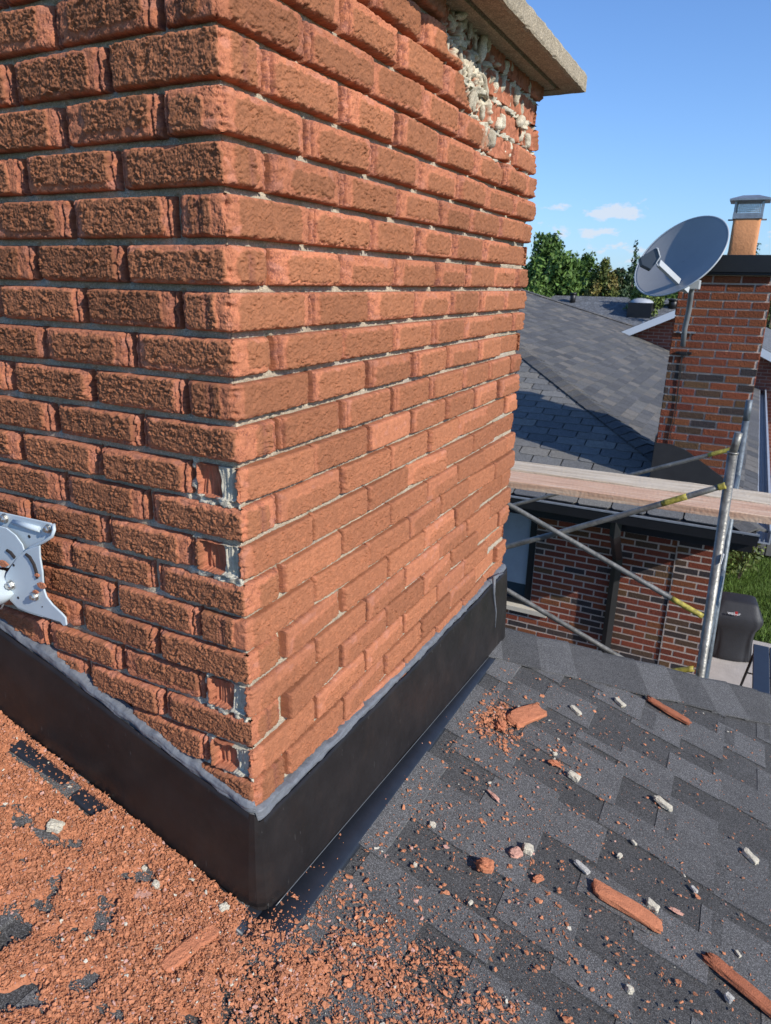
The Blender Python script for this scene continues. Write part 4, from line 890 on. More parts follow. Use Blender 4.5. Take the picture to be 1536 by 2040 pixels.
# walls: mortar body and bricks
WX0, WX1 = -2.35, -.95   # window opening
def win_hole(a, c, z0, z1): return c > WX0-.01 and a < WX1+.01 and z1 < -2.42 and z0 > -3.66
wb = MB()
wb.box((-8, YW, GZ), (WX0, YW+.2, -2.25)); wb.box((WX1, YW, GZ), (.745, YW+.2, -2.25)); wb.box((WX0, YW, GZ), (WX1, YW+.2, -3.64)); wb.box((WX0, YW, -2.44), (WX1, YW+.2, -2.25))
wb.box((.545, YW+.2, GZ), (.745, YW+HB-.6, -2.25)); wb.box((-8, YW+HB-.8, GZ), (.545, YW+HB-.6, -2.25)); wb.box((-8, YW+.2, GZ), (-7.8, YW+HB-.8, -2.25))
wb.box((.374, YW-.0135, GZ), (.7595, YW-.0005, -2.26))
wall = wb.build('wall', MAT['nmortar'], house)
dk_wall = lambda z, u, r: r.random() < .30
brick_field('front_bricks', (0, YW, 0), (1, 0, 0), (0, -1, 0), -4.5, .372, GZ+.05, -2.35, wall, dk_wall, seed=2, hole=win_hole)
brick_field('corner_bricks', (0, YW-.012, 0), (1, 0, 0), (0, -1, 0), .378, .76, GZ+.05, -2.33, wall, dk_wall, seed=3, off0=.06)
brick_field('side_bricks', (.75, YW-.01, 0), (0, 1, 0), (1, 0, 0), 0, 8, GZ+.05, -2.35, wall, dk_wall, seed=6)
# window
MAT['glass'] = material('window_glass', (.035, .05, .065), rough=.12, spec=.9)
MAT['blind'] = material('grey_blind', (.30, .34, .37), rough=.7, noise=(6, .1))
MAT['sill'] = material('stone_sill', (.52, .47, .38), rough=.85, noise=(20, .1))
wm = MB(); wm.box((WX0, YW+.02, -3.56), (WX1, YW+.09, -3.50)); wm.box((WX0, YW+.02, -2.50), (WX1, YW+.09, -2.44)); wm.box((WX0, YW+.02, -3.50), (WX0+.07, YW+.09, -2.50)); wm.box((WX1-.075, YW+.02, -3.50), (WX1, YW+.09, -2.50)); wm.box((-1.68, YW+.02, -3.50), (-1.61, YW+.09, -2.50))
win = wm.build('window', MAT['black'], house, bevel=.003)
mb = MB(); mb.box((WX0+.07, YW+.055, -3.50), (-1.68, YW+.062, -2.50)); mb.box((-1.61, YW+.055, -3.50), (WX1-.075, YW+.062, -2.50)); mb.build('pane', MAT['glass'], win)
mb = MB(); mb.box((WX0+.07, YW+.0485, -3.34), (-1.68, YW+.0535, -2.50)); mb.box((-1.61, YW+.0485, -3.34), (WX1-.078, YW+.0535, -2.50)); mb.build('blind', MAT['blind'], win)
mb = MB(); mb.prism([(WX0-.05, YW-.04, -3.63), (WX0-.05, YW-.04, -3.575), (WX0-.05, YW+.05, -3.562), (WX0-.05, YW+.05, -3.63)], (-.76-WX0+.05, 0, 0)); mb.build('sill', MAT['sill'], win, bevel=.004)
# roof planes of tabs
def tab_roof(name, P, nrows, ulim, tab_w, expo, parent, cols, seed, clip, jit=.004, th=.006, curl=0.):
    """P(u, v, h) -> point; v up the slope from the eave"""
    rng = np.random.default_rng(seed); V, Fq, C = [], [], []; b = 0
    for r in range(nrows):
        v0 = r*expo; v1 = v0+expo*1.25; off = (tab_w/2 if r % 2 else 0)+rng.normal(0, .01); u = ulim[0]-off
        while u < ulim[1]:
            a, c = u+.006, u+tab_w-.006; lo, hi = clip(v0, v0+expo); a2, c2 = max(a, lo), min(c, hi); lo1, hi1 = clip(v1, v1)
            if c2-a2 > .015:
                col = np.array(cols[rng.integers(len(cols))])*(1+rng.normal(0, .07)); j = rng.normal(0, jit, 4); cu = abs(rng.normal(0, curl, 2)); k = .022 if curl else .004
                pts = [P(a2, v0+j[0]+k, th), P(a2+k, v0+j[0], th+cu[0]), P(c2-k, v0+j[1], th+cu[1]), P(c2, v0+j[1]+k, th), P(max(lo1, min(c2, hi1)), v1, .001), P(min(hi1, max(a2, lo1)), v1, .001)]
                lo_ = -.0005 if not curl else -.002; lowp = [P(a2, v0+j[0]+k, lo_), P(a2+k, v0+j[0], lo_), P(c2-k, v0+j[1], lo_), P(c2, v0+j[1]+k, lo_)]
                V += pts+lowp; Fq += [[b, b+1, b+2, b+3, b+4, b+5], [b, b+6, b+7, b+1], [b+1, b+7, b+8, b+2], [b+2, b+8, b+9, b+3], [b+5, b+4, b+9, b+6]]; C += [col]*10; b += 10
            u += tab_w
    o = mesh_obj(name, np.array(V), None, MAT['nshingle'], parent, np.array(C), Fn=Fq)
    bm = bmesh.new(); bm.from_mesh(o.data); bmesh.ops.recalc_face_normals(bm, faces=bm.faces); bm.to_mesh(o.data); bm.free(); return o
cs = math.cos(math.atan(S_)); sn = math.sin(math.atan(S_))
rb = MB(); T = 7.0   # solid roof body
AP0 = (EX-T, EY+T, EZ+S_*T); WL = -8.9
rb.add([(WL, EY, EZ-.02), (EX, EY, EZ-.02), (EX, EY+HB, EZ-.02), (WL, EY+HB, EZ-.02), (EX-T, EY+T, EZ+S_*T-.02), (WL, EY+T, EZ+S_*T-.02)], [(0, 1, 4, 5), (1, 2, 4), (2, 3, 5, 4), (3, 0, 5), (3, 2, 1, 0)])
rf = rb.build('roof', material('roof_underlay', (.03, .03, .033), rough=.95), house)
old = [(.150, .146, .138), (.130, .128, .124), (.180, .168, .148), (.145, .137, .126), (.115, .115, .115)]
new = [(.098, .096, .096), (.080, .079, .080), (.115, .110, .103), (.140, .128, .114), (.086, .085, .086), (.102, .099, .097)]
tab_roof('front_shingles', lambda u, v, h: (u, EY+v*cs-h*sn, EZ+v*sn+h*cs), int(T/cs/.139), (-5.0, EX), .30, .139, rf, old, 5, lambda v0, v1: (-6, EX-v0*cs+.03), jit=.004, th=.006, curl=.002)
tab_roof('side_shingles', lambda u, v, h: (EX-v*cs+h*sn, u, EZ+v*sn+h*cs), int(T/cs/.14), (EY, EY+HB), .26, .14, rf, new, 6, lambda v0, v1: (EY+v0*cs-.03, EY+HB-v0*cs+.03), jit=.0015, th=.0080)
# hip caps
def hipcaps(p0, p1, n1, n2, wd, name, seed):
    rng = np.random.default_rng(seed); p0, p1 = np.array(p0), np.array(p1); L = np.linalg.norm(p1-p0); t = (p1-p0)/L; V, Fq, C = [], [], []; b = 0; s = 0
    n1 = np.array(n1)/np.linalg.norm(n1); n2 = np.array(n2)/np.linalg.norm(n2); nm = (n1+n2)/np.linalg.norm(n1+n2); a1 = np.cross(t, n1); a2 = -np.cross(t, n2)
    while s < L-.1:
        l = .17; col = np.array(new[rng.integers(6)])*(.88+.1*rng.random())
        rows = []
        for q, h in ((0, .022), (l, .010)):
            c = p0+t*(s+q); rows += [c+a1*wd*(1 if True else 0)+nm*h*.6+n1*.004, c+a1*wd*.45+n1*h, c+nm*(h+.006), c+a2*wd*.45+n2*h, c+a2*wd+n2*.004+nm*h*.6]
        lowr = [c_-nm*.02 for c_ in rows[:5]]; V += rows+lowr
        for i in range(4): Fq += [[b+i, b+i+1, b+6+i, b+5+i], [b+10+i, b+11+i, b+1+i, b+i]]
        C += [col]*15; b += 15; s += .139
    return mesh_obj(name, np.array(V), np.array(Fq), MAT['nshingle'], rf, np.array(C))
hipcaps((EX, EY, EZ+.008), (EX-T, EY+T, EZ+S_*T+.008), (S_, 0, 1), (0, -S_, 1), .13, 'hip_cap', 1)
hipcaps((EX, EY+HB, EZ+.008), (EX-T, EY+T, EZ+S_*T+.008), (0, S_, 1), (S_, 0, 1), .13, 'hip_cap', 2)
# eaves: soffit, fascia, drip edge and side gutter
mb = MB(); mb.box((WL, EY+.03, EZ-.19), (EX-.03, YW+.05, EZ-.15)); mb.box((WL, EY+.005, EZ-.19), (EX-.005, EY+.03, EZ-.03)); mb.box((.74, YW+.05, EZ-.19), (EX-.03, EY+HB, EZ-.15)); mb.build('soffit', MAT['black'], house)
mb = MB(); mb.box((WL, EY-.075, EZ-.10), (EX+.02, EY+.004, EZ-.088)); mb.box((WL, EY-.080, EZ-.10), (EX+.02, EY-.074, EZ-.012)); mb.box((EX+.010, EY-.074, EZ-.088), (EX+.02, EY+.004, EZ-.02)); mb.build('eaves_trough', MAT['black'], house)
mb = MB(); mb.box((WL, EY-.086, EZ-.012), (EX+.024, EY-.066, EZ+.002)); mb.build('trough_lip', MAT['greymetal'], house)
mb = MB()
for x0, x1, z0, z1 in ((EX, EX+.012, -.10, .0), (EX+.012, EX+.105, -.112, -.10), (EX+.105, EX+.117, -.112, .004), (EX+.094, EX+.117, .004, .014), (EX+.035, EX+.042, -.10, -.085), (EX+.066, EX+.073, -.10, -.080)): mb.box((x0, EY+.06, EZ+z0), (x1, EY+HB, EZ+z1))
mb.build('side_gutter', MAT['bluewhite'], house)
# downspout
mb = MB(); mb.tube([(-.12, EY-.04, EZ-.09), (-.12, EY-.04, EZ-.22), (-.13, YW-.06, EZ-.62), (-.13, YW-.06, GZ+.1)], .048, 4); mb.build('downspout', MAT['black'], house)
# chimney stack of the house
CX0, CX1, CY0, CY1, CZT = .062, .762, YW, YW+.62, -.215
mb = MB(); mb.box((CX0+.004, CY0+.004, -2.3), (CX1-.004, CY1-.004, CZT)); stk = mb.build('chimney', MAT['nmortar'], house)
def dk_ch(z, u, r): return (r.random() < .42) if (-1.45 < z < -.98) else (r.random() < (.22 if z < -1.42 else .01))
brick_field('chimney_bricks', (0, CY0, 0), (1, 0, 0), (0, -1, 0), CX0, CX1, -2.1, CZT, stk, dk_ch, seed=12, off0=.10, uni=True)
brick_field('chimney_bricks', (CX0, 0, 0), (0, 1, 0), (-1, 0, 0), CY0, CY1, -2.1, CZT, stk, dk_ch, seed=13, off0=.0, uni=True)
brick_field('chimney_bricks', (CX1, 0, 0), (0, 1, 0), (1, 0, 0), CY0, CY1, -2.1, CZT, stk, dk_ch, seed=14, off0=.0, uni=True)
mb = MB(); mb.box((CX0-.05, CY0-.05, CZT+.0), (CX1+.05, CY1+.05, CZT+.02)); mb.box((CX0-.06, CY0-.06, CZT+.02), (CX1+.06, CY1+.06, CZT+.155)); mb.build('chimney_cap', MAT['black'], stk, bevel=.004)
# stepped lead of the stack
fb = MB(); fz = lambda x: -1.70-.39*(x-CX0)
fb.add([(CX0-.012, CY0-.016, -1.66), (CX0+.13, CY0-.016, -1.66), (CX0+.26, CY0-.016, -1.70), (CX1+.012, CY0-.016, -1.98), (CX1+.012, CY0-.016, -2.2), (CX0-.012, CY0-.016, -2.2), (CX0-.012, CY0-.006, -1.66), (CX0+.13, CY0-.006, -1.66), (CX0+.26, CY0-.006, -1.70), (CX1+.012, CY0-.006, -1.98), (CX1+.012, CY0-.006, -2.2), (CX0-.012, CY0-.006, -2.2)],
       [(0, 1, 2, 3, 4, 5), (11, 10, 9, 8, 7, 6), (0, 6, 7, 1), (1, 7, 8, 2), (2, 8, 9, 3)])
fb.box((CX0-.016, CY0-.014, -2.2), (CX0-.005, CY1+.01, -1.60)); fb.box((CX1+.006, CY0-.014, -2.3), (CX1+.016, CY1+.01, -1.93)); fb.build('chimney_flashing', material('lead_flashing', (.030, .028, .028), rough=.5, noise=(9, .2)), stk)
# clay flue with mesh crown
def flue():
    cx, cy = .485, CY0+.30; z0, z1 = CZT+.155, .26; hw = .105
    terr = material('terracotta_flue', (.52, .225, .09), rough=.8, noise=(14, .1), bump=(60, .2))
    mb = MB(); n = 24
    def ring(h, z): # rounded square
        return [(cx+h*math.copysign(abs(math.cos(a))**.28, math.cos(a)), cy+h*math.copysign(abs(math.sin(a))**.28, math.sin(a)), z) for a in np.linspace(0, 2*math.pi, n, endpoint=False)]
    R = ring(hw+.006, z0-.02)+ring(hw, z0+.04)+ring(hw, z1); mb.add(R, [(i+n*k, (i+1) % n+n*k, (i+1) % n+n*(k+1), i+n*(k+1)) for k in range(2) for i in range(n)]+[tuple(range(2*n, 3*n))])
    mb.build('flue_liner', terr, stk, smooth=True)
    mb = MB(); mb.box((cx-hw-.006, cy-hw-.006, z1-.03), (cx+hw+.006, cy+hw+.006, z1+.012)); zt = z1+.105
    for sx in (-1, 1):
        for sy in (-1, 1): mb.box((cx+sx*(hw-.004)-.008, cy+sy*(hw-.004)-.008, z1), (cx+sx*(hw-.004)+.008, cy+sy*(hw-.004)+.008, zt))
        mb.tube([(cx+sx*(hw+.0), cy-.03, z1-.035), (cx+sx*(hw+.04), cy-.03, z1-.035)], .007, 6)
    h2 = hw+.045; mb.add([(cx-h2, cy-h2, zt), (cx+h2, cy-h2, zt), (cx+h2, cy+h2, zt), (cx-h2, cy+h2, zt), (cx-h2, cy-h2, zt+.014), (cx+h2, cy-h2, zt+.014), (cx+h2, cy+h2, zt+.014), (cx-h2, cy+h2, zt+.014), (cx-.06, cy-.06, zt+.045), (cx+.06, cy-.06, zt+.045), (cx+.06, cy+.06, zt+.045), (cx-.06, cy+.06, zt+.045)],
        [(3, 2, 1, 0), (0, 1, 5, 4), (1, 2, 6, 5), (2, 3, 7, 6), (3, 0, 4, 7), (4, 5, 9, 8), (5, 6, 10, 9), (6, 7, 11, 10), (7, 4, 8, 11), (8, 9, 10, 11)])
    mb.build('spark_cap', MAT['steel'], stk)
    mb = MB()
    for s0, s1 in (((-1, -1), (1, -1)), ((1, -1), (1, 1)), ((1, 1), (-1, 1)), ((-1, 1), (-1, -1))):
        a = np.array([cx+s0[0]*hw, cy+s0[1]*hw]); b = np.array([cx+s1[0]*hw, cy+s1[1]*hw])
        for i in range(1, 16): p = a+(b-a)*i/16; mb.tube([(p[0], p[1], z1+.012), (p[0], p[1], zt)], .0016, 4, caps=False)
        for i in range(1, 7): z = z1+.012+(zt-z1-.012)*i/7; mb.tube([(a[0], a[1], z), (b[0], b[1], z)], .0016, 4, caps=False)
    mb.build('spark_mesh', MAT['steel'], stk)
flue()
# vent pipe on the side slope
def vent_pipe():
    x, y = -.958, 15.19; z = EZ+S_*(EX-x); mb = MB(); mb.tube([(x, y, z-.1), (x, y, z+.36)], .085, 20); mb.build('vent_pipe', MAT['bluewhite'], rf, smooth=True)
vent_pipe()

# ------------------------------------------------------------------ satellite dish on the neighbour's stack
def dish():
    YD = 5.35; c = at(1354, 510, Y=YD); Rr = 94/F*np.dot(c-CAM, FW)
    D = empty('satellite_dish', at(1352, 695, Y=YW-.03), 'grey satellite dish with feed arm on a mast fixed to the neighbouring brick chimney', 'satellite dish')
    vw = c-CAM; vw /= np.linalg.norm(vw); rx = np.cross(vw, UP); rx /= np.linalg.norm(rx); ux_ = np.cross(rx, vw); n = .80*(-.52*rx+.85*ux_)-.60*vw; n /= np.linalg.norm(n)
    e1 = np.cross(n, FW); e1 /= np.linalg.norm(e1); e2 = np.cross(n, e1)
    grey = material('dish_grey_paint', (.27, .272, .272), rough=.42, noise=(5, .06)); light = material('dish_light_paint', (.40, .42, .43), rough=.45, noise=(12, .06)); dkp = material('dish_dark_plastic', (.085, .10, .12), rough=.5)
    nr, na = 22, 72; V = []; C = []
    for i in range(nr+1):
        r = i/nr
        for k in range(na):
            a = 2*math.pi*k/na; V.append(c+Rr*r*(math.cos(a)*e1+math.sin(a)*e2)+n*(Rr*.17*(r*r-1)))
    V = np.array(V); i = np.arange(na)[None]; j = np.arange(nr)[:, None]; Fq = np.stack([j*na+i, j*na+(i+1) % na, (j+1)*na+(i+1) % na, (j+1)*na+i], -1).reshape(-1, 4)
    o = mesh_obj('reflector', V, Fq, grey, D, smooth=True); md = o.modifiers.new('thickness', 'SOLIDIFY'); md.thickness = .004
    mb = MB(); mb.tube([c+Rr*1.003*(math.cos(a)*e1+math.sin(a)*e2) for a in np.linspace(0, 2*math.pi, 73)], .0065, 8, caps=False); mb.build('rim', light, D, smooth=True)
    root = at(1370, 579, Y=YD-.07); feed = at(1312, 524, Y=YD-.42*.8)
    top = at(1378, 572, Y=YD+.12)
    mb = MB(); ax = feed-root; ax /= np.linalg.norm(ax); sd = np.cross(ax, UP); sd /= np.linalg.norm(sd); u = np.cross(sd, ax)
    P_ = []; w, h = .014, .026
    q = [root+sd*w*sx+u*h*sy for sx, sy in ((-1, -1), (1, -1), (1, 1), (-1, 1))]; mb.prism(q, feed-root); mb.build('feed_arm', light, D, bevel=.003)
    hd = [at(x, y, Y=YD-.42*.8-.01) for x, y in ((1275, 513), (1306, 494), (1309, 494), (1315, 512), (1306, 525), (1297, 537), (1279, 528))]
    mb = MB(); mb.prism(hd, np.array(FW)*.045); mb.build('feed_horn', dkp, D, bevel=.004)
    mb = MB(); mb.tube([at(x, y, Y=YD-.42*.8-.012) for x, y in ((1306, 494), (1310, 495), (1315, 512), (1307, 524), (1312, 531))], .0055, 8); mb.build('feed_edge', light, D, smooth=True)
    mb = MB(); mt = at(1378, 572, Y=YD+.16); mb_ = at(1360, 690, Y=YW-.06); md_ = at(1372, 620, Y=YW-.14)
    mb.tube([mt, at(1376, 590, Y=YW-.17), md_, at(1364, 655, Y=YW-.08), mb_], .022, 16); mb.build('mast', material('mast_grey', (.22, .23, .24), rough=.45, metal=.3, noise=(12, .15)), D, smooth=True)
    mb = MB(); bx = at(1381, 570, Y=YD+.10); mb.box((bx[0]-.05, bx[1]-.05, bx[2]-.025), (bx[0]+.05, bx[1]+.07, bx[2]+.045)); mb.build('tilt_bracket', light, D, bevel=.006)
    mb = MB(); cc = at(1362, 703, Y=YW-.012); mb.box((cc[0]-.065, YW-.03, cc[2]-.010), (cc[0]+.065, YW-.006, cc[2]+.010)); mb.box((cc[0]-.03, YW-.09, cc[2]-.012), (cc[0]+.03, YW-.006, cc[2]+.012)); mb.build('foot_bracket', MAT['black'], D, bevel=.003)
    mb = MB(); cc = at(1366, 662, Y=YW-.012); mb.box((cc[0]-.08, YW-.022, cc[2]-.008), (cc[0]+.08, YW-.006, cc[2]+.008)); mb.tube([(cc[0]-.06, YW-.02, cc[2]), (cc[0]-.03, YW-.11, cc[2])], .006, 8); mb.build('strut_bracket', MAT['steel'], D, bevel=.002)
    for k, pts in enumerate(([(1358, 706), (1356, 740), (1350, 790), (1343, 840), (1336, 862), (1334, 890)], [(1361, 706), (1352, 750), (1348, 800), (1335, 850), (1330, 880)])):
        mb = MB(); mb.tube([at(x, y, Y=YW-.012) for x, y in pts], .0035, 6); tag(mb.build('cable', MAT['black'], None), ['black coaxial cable hanging straight down from the dish foot on the neighbouring chimney', 'black coaxial cable curving nearer the left edge of the neighbouring chimney'][k], 'cable', 'dish cables')
dish()

# ------------------------------------------------------------------ ground and yard
MAT['grass'] = material('lawn', (.060, .105, .018), rough=.95, noise=(3, .35), bump=(40, 1.0))
mb = MB(); mb.quad((-400, -400, GZ), (400, -400, GZ), (400, 600, GZ), (-400, 600, GZ)); tag(mb.build('ground', MAT['grass']), kind='structure')
mb = MB(); mb.box((-3.0, 3.2, GZ+.004), (2.6, 8.95, GZ+.06)); tag(mb.build('patio', material('patio_concrete', (.42, .385, .35), rough=.9, noise=(5, .12), bump=(50, .3)), bevel=.01), kind='structure')
def grass_blades():
    rng = np.random.default_rng(31); n = 42000; x = rng.uniform(.3, 3.2, n); y = 9.0+rng.random(n)**.8*3.6; h = .05+.06*rng.random(n); a = rng.random(n)*6.28; w = .006
    dx, dy = np.cos(a)*w, np.sin(a)*w; lx, ly = rng.normal(0, .03, n), rng.normal(0, .03, n)
    V = np.stack([np.stack([x-dx, y-dy, np.full(n, GZ)], -1), np.stack([x+dx, y+dy, np.full(n, GZ)], -1), np.stack([x+lx, y+ly, GZ+h], -1)], 1).reshape(-1, 3)
    c = np.array([.10, .17, .022])*(1+rng.normal(0, .22, (n, 1))); tag(mesh_obj('grass', V, None, material('grass_blade', attr=True, rough=.7), None, np.clip(np.repeat(c, 3, 0), 0, 1), Ft=np.arange(3*n).reshape(-1, 3)), 'mown green lawn behind the patio', 'grass', kind='stuff')
grass_blades()
def barbecue():
    B = empty('barbecue', (1.28, 8.35, GZ+.06), 'barbecue under a black fabric cover standing at the patio edge', 'barbecue')
    rng = np.random.default_rng(2); zb = GZ+.07; rows = [(0, .25, .24), (.03, .26, .25), (.30, .23, .23), (.56, .24, .24), (.60, .30, .26), (.74, .31, .26), (.78, .27, .25), (.96, .23, .17), (.99, .21, .15), (1.0, .12, .07)]
    na = 80; V = []
    cx, cy, rot = 1.06, 8.42, .12
    for h, wx, wy in rows:
        for k in range(na):
            a = 2*math.pi*k/na; ca, sa = math.cos(a), math.sin(a); x = wx*math.copysign(abs(ca)**.3, ca); y = wy*math.copysign(abs(sa)**.3, sa)
            f = 1+(.035*math.sin(a*7+h*5)+.03*math.sin(a*12+2)+.02*math.sin(a*19+h*9))*max(0, 1.0-h*1.1)+.02*math.sin(a*3+h*11); x *= f; y *= f
            V.append((cx+x*math.cos(rot)-y*math.sin(rot), cy+x*math.sin(rot)+y*math.cos(rot), zb+h*.78))
    i = np.arange(na)[None]; j = np.arange(len(rows)-1)[:, None]; Fq = np.stack([j*na+i, j*na+(i+1) % na, (j+1)*na+(i+1) % na, (j+1)*na+i], -1).reshape(-1, 4)
    o = mesh_obj('cover', np.array(V), Fq, material('black_fabric', (.022, .022, .025), rough=.6, noise=(5, .2), bump=(60, .1, 2)), B, smooth=True, Fn=[list(range(len(V)-na, len(V)))])
    o.modifiers.new('smooth', 'SUBSURF').levels = 1; o.modifiers['smooth'].render_levels = 1
    # wordmark on the front of the hood
    cu = bpy.data.curves.new('logo', 'FONT'); cu.body = 'weber'; cu.size = .058; cu.extrude = .001; t = bpy.data.objects.new('tmp', cu); COL.objects.link(t)
    bpy.context.view_layer.update(); me = bpy.data.meshes.new_from_object(t.evaluated_get(bpy.context.evaluated_depsgraph_get())); bpy.data.objects.remove(t)
    p = at(1449, 1223, Y=8.135)
    lo = bpy.data.objects.new('wordmark', me); COL.objects.link(lo); me.materials.append(material('white_print', (.75, .75, .75), rough=.6)); lo.parent = B; lo.matrix_parent_inverse = Matrix.Translation(-Vector(B.location))
    lo.matrix_world = Matrix.Translation(Vector(p)) @ Matrix.Rotation(.12, 4, 'Z') @ Matrix.Rotation(R_(72), 4, 'X')
    q = at(1464, 1224, Y=8.15); mb = MB(); mb.box((q[0], q[1], q[2]-.012), (q[0]+.03, q[1]+.003, q[2]+.04)); mb.build('red_mark', material('red_print', (.5, .03, .03), rough=.6), B)
barbecue()
def table():
    T_ = empty('folding_table', (1.75, 7.0, GZ+.06), 'dark navy folding table of two boards on black metal legs on the patio', 'table')
    navy = material('navy_plastic', (.022, .035, .060), rough=.5, noise=(8, .1)); z = GZ+.80
    x0, x1, y0, y1 = 1.25, 1.95, 6.15, 7.25; xm = (x0+x1)/2
    for i, (a, b) in enumerate(((x0, x0+.155), (x0+.161, x0+.32), (x0+.326, x1))):
        mb = MB(); mb.box((a, y0, z-.035), (b, y1, z)); mb.build('board', navy, T_, bevel=.006)
    for sx, yy in ((x0+.03, y1-.06), (x1-.05, y1-.06), (x0+.03, y0+.08), (x1-.05, y0+.08)):
        mb = MB(); mb.tube([(sx, yy, z-.03), (sx-.10 if sx < 1.7 else sx+.1, yy+.02, GZ+.06)], .014, 10); mb.build('leg', MAT['black'], T_, smooth=True)
    mb = MB(); mb.tube([(x0+.03, y1-.06, z-.06), (x1-.05, y1-.06, z-.06)], .011, 8); mb.tube([(x0-.01, y1-.05, z-.35), (x1, y1-.05, z-.35)], .009, 8); mb.build('crossbar', MAT['black'], T_, smooth=True)
table()

def leaf_cloud(name, blobs, n, size, cols, parent, seed, mat=None, gap=.35):
    """leaf faces scattered through overlapping clumps; blobs = (x, y, z, rx, rz)"""
    rng = np.random.default_rng(seed); P = []; per = np.array([b[3]**2*b[4] for b in blobs]); per = (per/per.sum()*n).astype(int)+20; C = []
    for b, k in zip(blobs, per):
        d = rng.normal(size=(k, 3)); d /= np.linalg.norm(d, axis=1)[:, None]; r = rng.random(k)**.42
        lump = 1+.30*pn(d[:, 0]*2.6+b[0]*3, d[:, 2]*2.6+d[:, 1]*2, seed+3)+.18*pn(d[:, 0]*6+b[1], d[:, 2]*6-d[:, 1]*3, seed+4)
        p = d*(r*lump)[:, None]*np.array([b[3], b[3], b[4]])+np.array(b[:3])
        g = pn(p[:, 0]/(size*7)+p[:, 1]/(size*9), p[:, 2]/(size*6), seed+8); keep = g > -gap-.2*rng.random(k); p = p[keep]
        cc = np.array(cols[int(rng.integers(len(cols)))]); c = cc[None]*(1+.18*rng.normal(size=(len(p), 1))); alt = rng.random(len(p)) < .25; c[alt] = np.array(cols[0])*1.1; P.append(p); C.append(c)
    p = np.concatenate(P); C = np.clip(np.concatenate(C), .003, 1); k = len(p)
    a = rng.normal(size=(k, 3)); a /= np.linalg.norm(a, axis=1)[:, None]; b = np.cross(a, rng.normal(size=(k, 3))); b /= np.linalg.norm(b, axis=1)[:, None]; s = (size*(.5+.8*rng.random(k)))[:, None]
    V = np.stack([p-a*s, p-b*s*.45, p+a*s, p+b*s*.45], 1).reshape(-1, 3)
    return mesh_obj(name, V, np.arange(4*k).reshape(-1, 4), mat or MAT['leaf'], parent, np.repeat(C, 4, 0))
def leaf_extra(N, L, b, tc):
    b.inputs['Transmission Weight'].default_value = 0
MAT['leaf'] = material('leaves', attr=True, rough=.6, spec=.3)
MAT['bark'] = material('bark', (.09, .065, .045), rough=.95, noise=(6, .3), bump=(20, .8))
G1 = [(.085, .150, .030), (.105, .175, .036), (.066, .120, .026)]; G2 = [(.135, .140, .034), (.10, .125, .030), (.19, .150, .040)]; G3 = [(.040, .072, .028), (.052, .088, .032)]; G4 = [(.14, .185, .042), (.11, .155, .036)]
def tree(px, ytop, Y, wpx, label, cols, seed, n=9000, leafs=.10, kind='tree', blobs=None, ybot=640, cat='tree'):
    top = at(px, ytop, Y=Y); zt = top[2]; x = top[0]; w = abs(at(px+wpx/2, ytop, Y=Y)[0]-at(px-wpx/2, ytop, Y=Y)[0])/2; w *= 1.35; hgt = zt-GZ; rng = np.random.default_rng(seed)
    T_ = empty(kind, (x, Y, GZ), label, cat)
    if kind == 'spruce_tree':
        bl = []; 
        for i in range(11): f = i/10; bl.append((x+rng.normal(0, .05*w), Y, GZ+hgt*(.12+.84*f), w*(1.05-f)*.9+.08, hgt*.075))
    else:
        bl = []
        for i in range(22):
            f = rng.random()**1.15; a = rng.random()*6.28; rr = w*(.55+.25*rng.random())*math.sqrt(max(.08, 1-(f*1.05)**2)); bl.append((x+rr*math.cos(a), Y+rr*math.sin(a), GZ+hgt*(.42+.48*f), w*(.24+.18*rng.random()), hgt*(.07+.05*rng.random())))
        bl.append((x+w*.05, Y, zt-hgt*.09, w*.2, hgt*.09))
    leaf_cloud('crown', bl, n, leafs, cols, T_, seed)
    mb = MB(); tr = max(.05, hgt*.022); mb.tube([(x, Y, GZ), (x+.03, Y, GZ+hgt*.3), (x, Y+.02, GZ+hgt*.55), (x, Y, GZ+hgt*.9)], [tr*1.4, tr, tr*.6, tr*.15], 10)
    if kind != 'spruce_tree':
        for i in range(6):
            b = bl[i]; z = GZ+hgt*(.25+.05*i); mb.tube([(x, Y, z), ((x+b[0])/2, (Y+b[1])/2, (z+b[2])/2+.1), (b[0], b[1], b[2])], [tr*.5, tr*.35, tr*.12], 7)
    mb.build('trunk', MAT['bark'], T_, smooth=True); return T_
tree(1105, 462, 30, 120, 'tall bright green maple tree rising just right of the big chimney', G1, 201, 16000, .11, 'maple_tree')
tree(1075, 505, 26, 60, 'lower green tree partly hidden behind the big chimney edge', G1, 202, 8000, .10)
tree(1160, 500, 33, 90, 'rounded green tree right of the tall maple', G1, 203, 11000, .11)
tree(1205, 512, 30, 62, 'olive and gold tinted tree left of the satellite dish', G2, 204, 11000, .09)
tree(1240, 530, 36, 60, 'dark rounded tree between the golden tree and the dish', G3+[(.06, .06, .02)], 205, 9000, .10)
tree(1268, 488, 40, 62, 'narrow dark spruce with a pointed top behind the satellite dish', G3, 206, 9000, .10, 'spruce_tree')
tree(1300, 545, 28, 80, 'yellow green tree seen under the satellite dish', G4, 207, 9000, .09)
tree(1350, 560, 34, 80, 'green tree just left of the neighbouring chimney', G1, 208, 7000, .10)
tree(1000, 500, 34, 140, 'broad green tree wholly behind the big chimney', G1, 209, 6000, .13)
tree(1508, 472, 26, 42, 'thin leafed tree top beside the terracotta flue', G3+[(.05, .07, .02)], 210, 1300, .05)
tree(1560, 486, 26, 60, 'sparse tree at the right edge beside the black chimney cap', G3+[(.06, .08, .02)], 211, 2600, .06)
